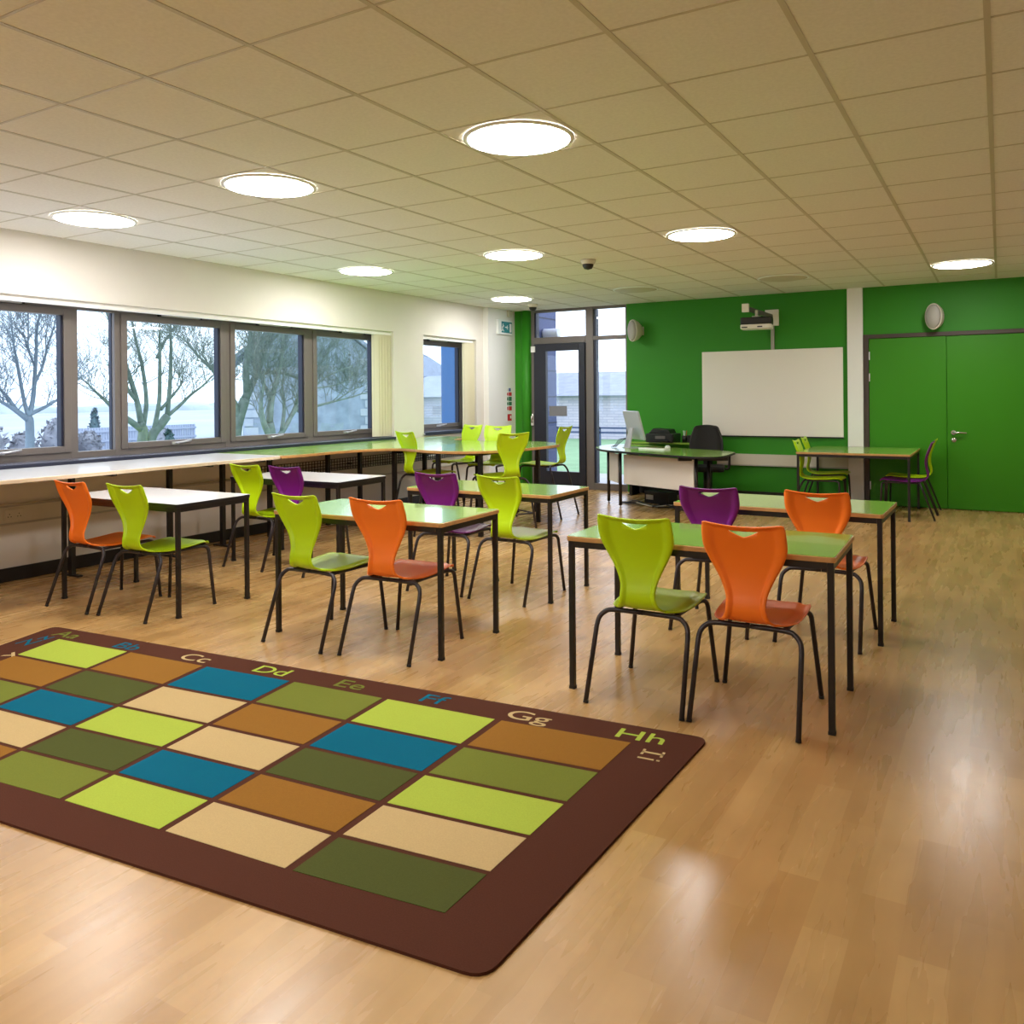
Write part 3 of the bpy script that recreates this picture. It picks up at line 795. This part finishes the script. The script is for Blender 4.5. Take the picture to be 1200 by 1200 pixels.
def dome(x, y, label):
    o = empty('ceiling_dome_camera', (x, y, HC))
    MB().lathe([(.075, 0), (.075, -.02), (.062, -.045)], 'plastic_cream', 28).build('base', o)
    tag(MB().lathe([(.055, -.045), (.052, -.065), (.038, -.088), (.002, -.098)], 'plastic_dark', 28).build('dome', o), 'dark glass dome')
    tag(o, label, 'security camera', 'dome cameras on the ceiling')
dome(-3.474, 7.332, 'ceiling dome camera in the middle of the room')
dome(-5.82, 10.42, 'ceiling dome camera before the glass door')

# exit sign
ex = empty('exit_sign', (XW+.09, 10.83, 2.46))
MB().box(0, .04, -.21, .21, -.115, .11, 'sign_white').build('housing', ex, bevel=.006)
f = MB(); f.box(.04, .0415, -.12, .19, -.085, .085, 'sign_green')
tag(f.build('face', ex), 'green sign face')
s = MB(); x0, x1 = .0415, .043
TT = lambda a, y, z: Matrix.Translation((0, y, z)) @ Matrix.Rotation(math.radians(a), 4, 'X')
# running figure, doorway and arrow
s.box(x0, x1, .115, .175, -.07, .06, 'sign_white')
s.box(x0, x1, -.02, .07, -.008, .008, 'sign_white').box(x0, x1, -.02, .02, -.006, .006, 'sign_white', TT(40, .045, .018)).box(x0, x1, -.02, .02, -.006, .006, 'sign_white', TT(-40, .045, -.018))
s.box(x0, x1, -.09, -.07, .03, .05, 'sign_white').box(x0, x1, -.03, .03, -.012, .012, 'sign_white', TT(60, -.085, 0)).box(x0, x1, -.03, .03, -.007, .007, 'sign_white', TT(20, -.075, .012))
s.box(x0, x1, -.03, .03, -.008, .008, 'sign_white', TT(-35, -.075, -.045)).box(x0, x1, -.03, .03, -.008, .008, 'sign_white', TT(25, -.105, -.05))
s.build('pictogram', ex)
tag(ex, 'green emergency exit sign with running figure on the white pier', 'exit sign')
em = MB().box(XW+.09, XW+.13, 10.94, 11.03, 2.63, 2.73, 'plastic_cream').build('motion_detector', bevel=.008)
tag(em, 'small cream motion sensor above the exit sign', 'sensor')
zz = 1.535
for i, (m, hh, lab) in enumerate((('sign_blue', .06, 'tiny blue notice topmost on the white pier'), ('sign_red', .065, 'small red notice below the blue one'), ('sign_green2', .075, 'upper small green notice on the white pier'), ('sign_green2', .065, 'lower small green notice on the white pier'), ('sign_red', .075, 'small red notice below the green ones'), ('sign_red', .115, 'red fire call point sign lowest on the white pier'))):
    z1 = zz-hh; yo = (.03 if i == 0 else 0)
    s = MB().box(XW+.09, XW+.094, 10.90+yo, 11.06-yo, z1, zz, 'sign_white').build('wall_notice')
    if i == 5:
        MB().box(XW+.094, XW+.0945, 10.925, 11.05, z1+.006, zz-.006, m).build('notice_field', s)
        MB().box(XW+.0945, XW+.095, 11.0, 11.04, z1+.04, zz-.03, 'sign_white').build('pictogram', s)
    else:
        MB().box(XW+.094, XW+.0945, 10.965+yo*.3, 11.055-yo, z1+.005, zz-.005, m).build('notice_field', s)
        MB().box(XW+.094, XW+.0945, 10.915+yo, 10.952, z1+.012, zz-.012, m).build('pictogram', s)
    tag(s, lab, 'notice', 'small safety notices on the white pier')
    zz = z1-(.004 if i < 4 else .045)

# ---------------------------------------------------------------- the alphabet rug
def rug_pt(u, r):
    """u: column line 0..6, r: row line 0..5"""
    tx = [-4.746, -4.162, -3.589, -3.016, -2.466, -1.876, -1.289]; ty = [2.807, 2.851, 2.890, 2.942, 2.982, 3.021, 3.079]
    depth = [0, .292, .564, .815, 1.045, 1.26]
    i = min(5, max(0, int(math.floor(u)))); f = u-i
    x = tx[i]+(tx[i+1]-tx[i])*f; y = ty[i]+(ty[i+1]-ty[i])*f
    j = min(4, max(0, int(math.floor(r)))); g = r-j
    dd = depth[j]+(depth[j+1]-depth[j])*g
    slant = .30-.052*u
    return (x+dd*slant, y-dd)
rz = .009
cm = {'L': 'rug_lime', 'G': 'rug_gold', 'T': 'rug_teal', 'O': 'rug_olive', 'F': 'rug_forest', 'N': 'rug_tan'}
cells = ['LGTOLG', 'GFNGTO', 'OTLNFL', 'LNFTGN', 'TGOLNF']
rug = MB()
b = .335
c00 = rug_pt(-.42, -.56); c10 = rug_pt(6.44, -.66); c11 = rug_pt(6.45, 5.85); c01 = rug_pt(-.44, 5.85)
c00 = (-5.05, 2.955); c10 = (-1.03, 3.275)
def corner(p, a, bb, r=.06, n=5):
    p, a, bb = Vector(p), Vector(a), Vector(bb); d1 = (a-p).normalized(); d2 = (bb-p).normalized()
    s_, e_ = p+d1*r, p+d2*r
    return [tuple((1-t)**2*s_+2*t*(1-t)*p+t*t*e_) for t in [i/n for i in range(n+1)]]
out = corner(c01, c00, c11)+corner(c11, c01, c10)+corner(c10, c11, c00)+corner(c00, c10, c01)
rug.prism([(p[0], p[1]) for p in out], 0.0005, rz, 'rug_brown')
gp = .028
for r in range(5):
    for c in range(6):
        a0, a1 = c+(gp if c else 0), c+1-(gp if c < 5 else 0)
        r0, r1 = r+(gp*1.6 if r else 0), r+1-(gp*1.6 if r < 4 else 0)
        q = [rug_pt(a0, r1), rug_pt(a1, r1), rug_pt(a1, r0), rug_pt(a0, r0)]
        rug.prism(q, rz-.001, rz+.0015, cm[cells[r][c]])
rug_o = rug.build('alphabet_rug')
tag(rug_o, 'brown alphabet rug with a checker of coloured squares', 'rug')
dg = None
letters = [('Aa', -4.784, 2.884, 0, 'O'), ('Bb', -4.261, 2.913, 0, 'T'), ('Cc', -3.740, 2.957, 0, 'N'), ('Dd', -3.222, 3.007, 0, 'L'), ('Ee', -2.729, 3.045, 0, 'O'), ('Ff', -2.268, 3.082, 0, 'T'),
           ('Gg', -1.777, 3.112, 0, 'N'), ('Hh', -1.276, 3.155, 0, 'L'), ('Ii', -1.176, 3.005, -90, 'N'), ('Zz', -4.847, 2.724, 90, 'T'), ('Yy', -4.70, 2.452, 90, 'N')]
for txt, x, y, rot, c in letters:
    cu = bpy.data.curves.new('t', 'FONT'); cu.body = txt; cu.size = .132; cu.align_x = 'CENTER'; cu.offset = .0008
    ob = bpy.data.objects.new('t', cu); COL.objects.link(ob)
    bpy.context.view_layer.update()
    me = ob.evaluated_get(bpy.context.evaluated_depsgraph_get()).to_mesh()
    a = math.radians(rot+4.5)
    sx = 1.36
    vs = []
    for v in me.vertices:
        X, Y = v.co.x*sx, v.co.y-.042
        vs.append((x+X*math.cos(a)-Y*math.sin(a), y+X*math.sin(a)+Y*math.cos(a), rz+.0012))
    lm = MB()
    if txt == 'Ii':
        def bar(x0, x1, y0, y1):
            q = [(X*math.cos(a)-(Y-.042)*math.sin(a)+x, X*math.sin(a)+(Y-.042)*math.cos(a)+y, rz+.0012) for X, Y in ((x0, y0), (x1, y0), (x1, y1), (x0, y1))]
            i0 = lm.add(q); lm.face((i0, i0+1, i0+2, i0+3), cm[c])
        for q in ((-.032, -.018, 0, .088), (-.05, 0, 0, .011), (-.05, 0, .077, .088), (.026, .038, 0, .064), (.026, .038, .074, .087)): bar(*q)
        lm.build('letter_pair', rug_o); ob.to_mesh_clear() if hasattr(ob, 'to_mesh_clear') else None
        bpy.data.objects.remove(ob); bpy.data.curves.remove(cu)
        continue
    bs = lm.add(vs)
    for p in me.polygons: lm.face([bs+i for i in p.vertices], cm[c])
    ob.to_mesh_clear() if hasattr(ob, 'to_mesh_clear') else None
    bpy.data.objects.remove(ob); bpy.data.curves.remove(cu)
    lm.build('letter_pair', rug_o)

# ---------------------------------------------------------------- outdoors
field = MB().box(-112, XW-.31, -60, 130, -.4, -.25, 'field').build('field'); tag(field, 'pale field beyond the windows, haze in its colour', 'field', kind='structure')
lawn = MB().box(-22, 25, YW+.2, 60, -.3, -.15, 'lawn').build('lawn'); tag(lawn, 'pale green lawn outside the glass door', 'lawn', kind='structure')
pv = MB().box(XW-.1, 8, YW+.16, YW+3.0, -.15, -.06, 'paving').build('path'); tag(pv, 'pale paving outside the glass door', 'paving', kind='structure')

def tree(name, X, base_limbs, r0, label, m, seed, group, extra):
    """limbs are (y, z) paths that stand at distance X; every limb also bends in depth and grows its own twigs"""
    rnd = random.Random(seed); root = empty(name, (X, base_limbs[0][0][0], -.25))
    off = Vector(root.location)
    tr_, tw = MB(), MB()
    def twigs(p, d, L, r, lev):
        pts = [p.copy()]; q = p.copy(); dd = d.copy()
        n = 4 if lev else 5
        for i in range(n):
            dd = (dd+Vector((rnd.uniform(-.34, .34), rnd.uniform(-.34, .34), rnd.uniform(-.2, .28)))).normalized()
            q = q+dd*L/n; pts.append(q.copy())
        (tw).tube(pts, r, m, 5 if lev == 0 else 3, cap=False, radii=[r*(1-.8*i/n) for i in range(n+1)])
        if lev < 2:
            for k_ in range(5 if lev == 0 else 4):
                i = rnd.randint(1, n-1); side = Vector((rnd.uniform(-1, 1), rnd.uniform(-1, 1), rnd.uniform(-.1, .9))).normalized()
                d2 = (dd*.6+side*.9).normalized()
                twigs(pts[i], d2, L*rnd.uniform(.45, .75), max(.0042, r*.5), lev+1)
    depth_at = {}
    for li, L in enumerate(base_limbs):
        y0, z0 = L[0]
        # start depth: taken from the nearest earlier limb point
        best = min(((abs(k_[0]-y0)+abs(k_[1]-z0)), v) for k_, v in depth_at.items())[1] if depth_at else (0., r0)
        dx, rs = best
        drift = rnd.uniform(-.5, .5) if li > 1 else 0
        P = []
        R = []
        ra = r0 if li == 0 else min(rs*.85, r0*(.72 if li < 4 else .5))
        if L[0][1] < 0.2: ra = r0
        n = len(L)
        for i, (y, z) in enumerate(L):
            t = i/(n-1); P.append(Vector((X+dx+drift*t*t*1.2, y, z)))
            R.append(ra*(1-.15*t) if (li == 0 or L[0][1] < .2) and n < 6 else max(.011, ra*(1-.85*t)))
            depth_at[(y, z)] = (dx+drift*t*t*1.2, R[-1])
        Q = catmull([(*p,) for p in P], 4); RR = []
        for i in range(len(Q)):
            t = i/4; a_ = min(n-1, int(t)); b_ = min(n-1, a_+1); RR.append(R[a_]+(R[b_]-R[a_])*(t-a_))
        tr_.tube([q-off for q in Q], .1, m, 8, radii=RR)
        if li >= 1 and L[0][1] > .2:
            for k_ in range(extra):
                i = rnd.randint(len(Q)//4, len(Q)-2)
                d = (Q[i+1]-Q[i]).normalized(); side = Vector((rnd.uniform(-1, 1), rnd.uniform(-1, 1), rnd.uniform(0, 1))).normalized()
                twigs(Q[i]-off, (d*.65+side*.85).normalized(), rnd.uniform(.6, 1.3), max(.008, RR[i]*.27), 0)
    tr_.build('trunk', root)
    tag(tw.build('twigs', root), kind='stuff')
    tag(root, label, 'tree', group)
GT = 'bare winter trees outside the windows'
T1 = [[(8.92, -.25), (8.93, .9), (8.9, 1.1)], [(8.9, 1.04), (8.7, 1.2), (8.51, 1.33), (8.3, 1.43), (8.02, 1.53)], [(8.9, 1.07), (8.98, 1.39), (9.0, 1.88), (8.99, 2.37), (8.96, 2.86), (9.03, 3.27), (9.1, 3.69)], [(8.92, 1.07), (8.82, 1.39), (8.7, 1.88), (8.58, 2.27), (8.46, 2.59), (8.33, 2.97)], [(8.95, 1.15), (9.18, 1.26), (9.38, 1.39), (9.55, 1.56), (9.76, 1.9)], [(8.7, 1.2), (8.51, 1.52), (8.33, 1.79), (8.17, 2.18)], [(8.99, 1.72), (9.15, 2.05), (9.27, 2.47), (9.43, 2.89), (9.53, 3.41)], [(9.01, 2.05), (8.86, 2.37), (8.77, 2.77), (8.62, 3.16)]]
T2 = [[(12.64, -.25), (12.72, .33), (12.76, .64), (12.67, .85)], [(12.99, -.25), (12.95, .28), (13.04, .57), (13.24, .77), (13.43, .98)], [(12.72, .68), (12.36, .92), (12.05, 1.09), (11.71, 1.34), (11.3, 1.61), (10.98, 1.8)], [(12.72, .75), (12.59, 1.37), (12.37, 1.98), (12.11, 2.58), (11.83, 3.17), (11.56, 3.64), (11.32, 4.1)], [(12.77, .79), (12.86, 1.37), (12.78, 2.2), (12.65, 2.81), (12.56, 3.42), (12.39, 4.12)], [(13.04, .57), (13.2, 1.36), (13.2, 2.21), (13.16, 2.84), (13.12, 3.47), (13.18, 4.32)], [(13.43, .98), (13.52, 1.79), (13.55, 2.65), (13.53, 3.5), (13.52, 4.36)], [(13.43, .98), (13.79, 1.25), (14.09, 1.53), (14.36, 1.75), (14.63, 2.07), (14.9, 2.25)], [(13.24, 1.15), (13.66, 1.53), (14.05, 1.84), (14.26, 2.13)], [(13.11, 2.42), (13.45, 2.96), (13.86, 3.31), (14.32, 3.57)], [(12.59, 1.37), (12.32, 1.68), (12.15, 2.18), (11.93, 2.47)]]
T4 = [[(12.87, -.25), (12.97, .58), (13.07, .96), (13.25, 1.39)], [(13.25, 1.39), (13.48, 1.78), (13.69, 2.14), (13.9, 2.66), (14.07, 3.17), (14.18, 3.79)], [(13.07, .96), (12.93, 1.35), (12.74, 1.74), (12.51, 2.11), (12.24, 2.39)], [(13.32, 1.54), (13.28, 2.13), (13.34, 2.63), (13.27, 3.12), (13.2, 3.7)], [(13.69, 2.14), (13.49, 2.54), (13.39, 2.93), (13.6, 3.44)], [(12.51, 2.08), (12.24, 2.33), (11.93, 2.74), (11.59, 2.91)], [(13.9, 2.66), (14.28, 2.94), (14.72, 3.11), (15.13, 3.25)], [(13.58, 1.94), (14.0, 2.03), (14.43, 1.96), (14.82, 1.71)]]
T5 = [[(13.09, -.25), (13.1, .55), (13.05, .87)], [(13.05, .87), (13.11, 1.35), (13.27, 1.82), (13.42, 2.3), (13.48, 2.89), (13.39, 3.46)], [(13.1, .49), (12.86, .88), (12.72, 1.26), (12.67, 1.57), (12.58, 1.91)], [(13.2, .43), (13.51, .76), (13.75, 1.14), (13.88, 1.5), (14.05, 1.93), (14.22, 2.43)], [(13.67, .99), (13.99, 1.34), (14.21, 1.63), (14.55, 1.94), (15.08, 2.16)], [(13.4, .67), (13.51, 1.15), (13.57, 1.63), (13.79, 2.12), (13.95, 2.72)], [(13.88, 1.1), (14.43, 1.21), (15.07, 1.33), (15.49, 1.41), (15.99, 1.53), (16.66, 1.64)], [(15.07, 1.33), (15.68, 1.58), (16.32, 1.71)], [(13.11, 1.35), (12.92, 1.72), (12.82, 2.1), (12.97, 2.57)], [(14.05, 1.93), (14.55, 2.24), (15.08, 2.67), (15.7, 2.92)], [(14.21, 1.63), (14.92, 1.7), (15.53, 1.85), (16.17, 2.19)]]
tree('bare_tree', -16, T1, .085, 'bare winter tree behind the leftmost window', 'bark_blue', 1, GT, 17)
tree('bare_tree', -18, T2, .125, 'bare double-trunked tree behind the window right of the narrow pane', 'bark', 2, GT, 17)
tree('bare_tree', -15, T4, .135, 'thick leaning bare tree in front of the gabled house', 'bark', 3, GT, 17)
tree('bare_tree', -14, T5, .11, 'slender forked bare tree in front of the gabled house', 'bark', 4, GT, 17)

def bush(name, x, y, r, h, m, label, cat, seed, cone=False, group=None):
    rnd = random.Random(seed); b_ = MB()
    for i in range(260):
        t = rnd.random(); z = -.25+h*t; rr = r*((1-t)*.95+.05 if cone else math.sqrt(max(.05, 1-(2*t-.8)**2*.7)))
        a = rnd.uniform(0, 2*PI); q = rnd.uniform(.5, 1)*rr
        c = Vector((q*math.cos(a), q*math.sin(a), z)); s_ = r*.22
        vs = [c+Vector((rnd.uniform(-s_, s_), rnd.uniform(-s_, s_), rnd.uniform(-s_, s_*.8))) for _ in range(4)]
        i0 = b_.add(vs); b_.face((i0, i0+1, i0+2), m); b_.face((i0, i0+2, i0+3), m)
    b_.lathe([(r*.8, -.25), (r*(.5 if cone else .85), -.25+h*.45), (r*.1 if cone else r*.5, -.25+h*.9)], m, 9)
    o = b_.build(name, loc=(x, y, 0)); tag(o, label, cat, group)
bush('conifer', -30, 19.2, .38, 1.35, 'conifer', 'small dark conifer behind the narrow fixed window', 'tree', 5, True, 'small conifers in the field')
bush('conifer', -30, 20.15, .44, 1.5, 'conifer', 'larger dark conifer beside the smaller one behind the narrow window', 'tree', 6, True, 'small conifers in the field')
bush('conifer', -20, 14.97, .33, .82, 'conifer', 'low conifer to the right of the double-trunked tree', 'tree', 7, True, 'small conifers in the field')
for i, (y, r, h) in enumerate(((11.2, .48, .8), (12.25, .5, 1.0), (13.2, .42, .75), (14.2, .5, 1.1), (15.15, .4, .7), (17.6, .45, .75))):
    bush('shrub', -24, y, r, h, 'shrub', ('low grey shrub at the left photo edge', 'grey shrub left of the leftmost tree trunk', 'grey shrub just beside the leftmost tree trunk', 'tall shrub right of the leftmost tree', 'small shrub behind the leftmost window frame', 'small shrub behind the narrow fixed window')[i], 'shrub', 20+i, False, 'shrubs in the field')
fc = MB()
for k_ in range(54): fc.box(-26.02, -25.98, 15.2+k_*.1, 15.28+k_*.1, -.25, .48, 'fence_wood')
fc.box(-25.98, -25.93, 15.2, 20.6, .0, .07, 'fence_wood').box(-25.98, -25.93, 15.2, 20.6, .32, .39, 'fence_wood')
tag(fc.build('garden_fence'), 'pale board fence beyond the narrow fixed window', 'fence')
hf = MB()
rn = random.Random(9)
pts = [(-110, y_) for y_ in range(-50, 130, 4)]
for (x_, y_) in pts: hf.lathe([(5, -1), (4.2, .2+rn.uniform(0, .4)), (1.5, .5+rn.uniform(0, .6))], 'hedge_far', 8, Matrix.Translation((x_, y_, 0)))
tag(hf.build('far_hedgerow'), 'hedgerow far across the field, haze in its colour', 'hedgerow', kind='stuff')

# gabled house behind the trees
hs = empty('stone_house', (-24, 21.18, -.25), math.radians(-40.9))
TY = Matrix(((0, 0, 1, 0), (1, 0, 0, 0), (0, 1, 0, 0), (0, 0, 0, 1)))     # (y, z) outline swept along x
MB().prism([(0, 0), (4.7, 0), (4.7, 3.3), (2.35, 5.2), (0, 3.3)], -8, 0, 'stone_dark', TY).build('wall', hs)
rf = MB()
for (ya, za, yb, zb) in ((-.42, 3.02, 2.35, 5.26), (2.35, 5.26, 5.12, 3.02)):
    rf.prism([(ya, za), (yb, zb), (yb, zb+.16), (ya, za+.16)], -8.2, .3, 'roof_tile', TY)
rf.build('roof', hs)
q = MB()
for k_ in range(10):
    w_ = .5 if k_ % 2 else .32
    q.box(-.1, .03, -.02, -.02+w_, .32*k_, .32*k_+.27, 'quoin').box(-.1, .03, 4.72-w_, 4.72, .32*k_, .32*k_+.27, 'quoin')
tag(q.build('quoins', hs), 'pale corner stones')
tag(hs, 'grey stone house with gabled roof behind the bare trees', 'house')

# brick house seen through the small window
h2 = empty('brick_house', (-30, 40.2, -.25))
MB().box(-3.6, 0, -.4, 6, 0, 2.96, 'house_brick').build('wall', h2)
MB().prism([(-.9, 2.9), (6.5, 2.9), (3.0, 2.96+.05), (-.1, 4.1), (-.9, 4.3)], -3.9, .4, 'roof_tile', TY).build('roof', h2)
MB().box(0, .1, -.9, 6.5, 2.82, 2.98, 'rail_blue').build('gutter', h2)
for y_ in (1.75, 2.45): MB().box(0, .04, y_, y_+.5, 1.35, 2.4, 'quoin').build('window', h2)
MB().box(.01, 1.2, .35, 1.25, 0, 1.75, 'house_brick').build('porch', h2)
tag(h2, 'brick house with tiled roof behind the small window', 'house')
tag(MB().box(-7.45, XW-.3, 10.42, 10.62, -.2, 3.2, 'blue_cladding').build('facade_fin'), 'blue facade fin outside the small window', 'facade fin')

# outside the glass door
cw = MB(); cw.box(-6.62, -6.3, YW+.16, 12.05, -.2, 3.4, 'cladding')
for k_ in range(8): cw.box(-6.301, -6.296, YW+.16, 12.05, .12+.42*k_, .14+.42*k_, 'cladding_joint')
tag(cw.build('clad_pillar'), 'slate blue panelled pillar outside the glass door', 'pillar')
lt = MB().tube([(-6.29, 11.62, 2.40), (-6.02, 11.62, 2.40)], .075, 'lamp_tube', 20).build('outdoor_wall_lamp', bevel=.01)
tag(lt, 'white tubular lamp on the slate blue pillar', 'lamp')
ob = empty('brick_outbuilding', (-13, 27, -.25))
MB().box(-9, 14, 0, 6, 0, 1.68, 'pale_brick').build('wall', ob)
TXZ = Matrix(((0, 0, 1, 0), (-1, 0, 0, 0), (0, 1, 0, 0), (0, 0, 0, 1)))
MB().prism([(.35, 1.66), (-6.3, 1.66), (-3.0, 2.6)], -9.2, 14.2, 'roof_tile', TXZ).build('roof', ob)
tag(ob, 'long low pale brick building beyond the lawn', 'building')
rl2 = MB()
for z in (.28, .42): rl2.box(-13.5, -5, 23.0, 23.05, z-.03, z+.03, 'rail_blue')
for k_ in range(6): rl2.box(-13.5+k_*1.45, -13.43+k_*1.45, 23.0, 23.05, -.15, .45, 'rail_blue')
tag(rl2.build('low_railing'), 'low dark railing across the lawn', 'railing')

# ---------------------------------------------------------------- light
W = bpy.data.worlds.new('World'); S.world = W; W.use_nodes = True
bg = W.node_tree.nodes['Background']; bg.inputs['Color'].default_value = (.88, .95, 1.06, 1); bg.inputs['Strength'].default_value = 2.6
def portal(loc, rot, sx, sy):
    l = bpy.data.lights.new('portal', 'AREA'); l.shape = 'RECTANGLE'; l.size = sx; l.size_y = sy; l.energy = 0
    l.cycles.is_portal = True
    o = bpy.data.objects.new('window_portal', l); COL.objects.link(o); o.location = loc; o.rotation_euler = rot
portal((XW-.34, 5.62, 1.56), (PI/2, 0, PI/2+PI), 5.2, 1.3)
portal((XW-.34, 9.55, 1.56), (PI/2, 0, PI/2+PI), 1.3, 1.3)
portal((-5.49, YW+.17, 1.37), (PI/2, 0, PI), 1.6, 2.7)

# ---------------------------------------------------------------- camera
cam = bpy.data.cameras.new('Camera'); co = bpy.data.objects.new('Camera', cam); COL.objects.link(co)
cam.sensor_fit = 'HORIZONTAL'; cam.sensor_width = 36; cam.lens = 36*968.72/1200
cam.shift_x = (600-608.1)/1200; cam.shift_y = (464.6-600)/1200
cam.clip_end = 400
yaw, roll = .5272, -.0087
co.matrix_world = Matrix.Translation((0, 0, 1.40)) @ Matrix.Rotation(yaw, 4, 'Z') @ Matrix.Rotation(PI/2, 4, 'X') @ Matrix.Rotation(roll, 4, 'Z')
S.camera = co

vs = S.view_settings
vs.view_transform = 'Standard'; vs.look = 'None'; vs.gamma = 1; vs.use_curve_mapping = False; vs.exposure = .14
S.cycles.max_bounces = 10; S.cycles.diffuse_bounces = 8; S.cycles.transparent_max_bounces = 16
S.cycles.use_denoising = True
S.cycles.sample_clamp_indirect = 6
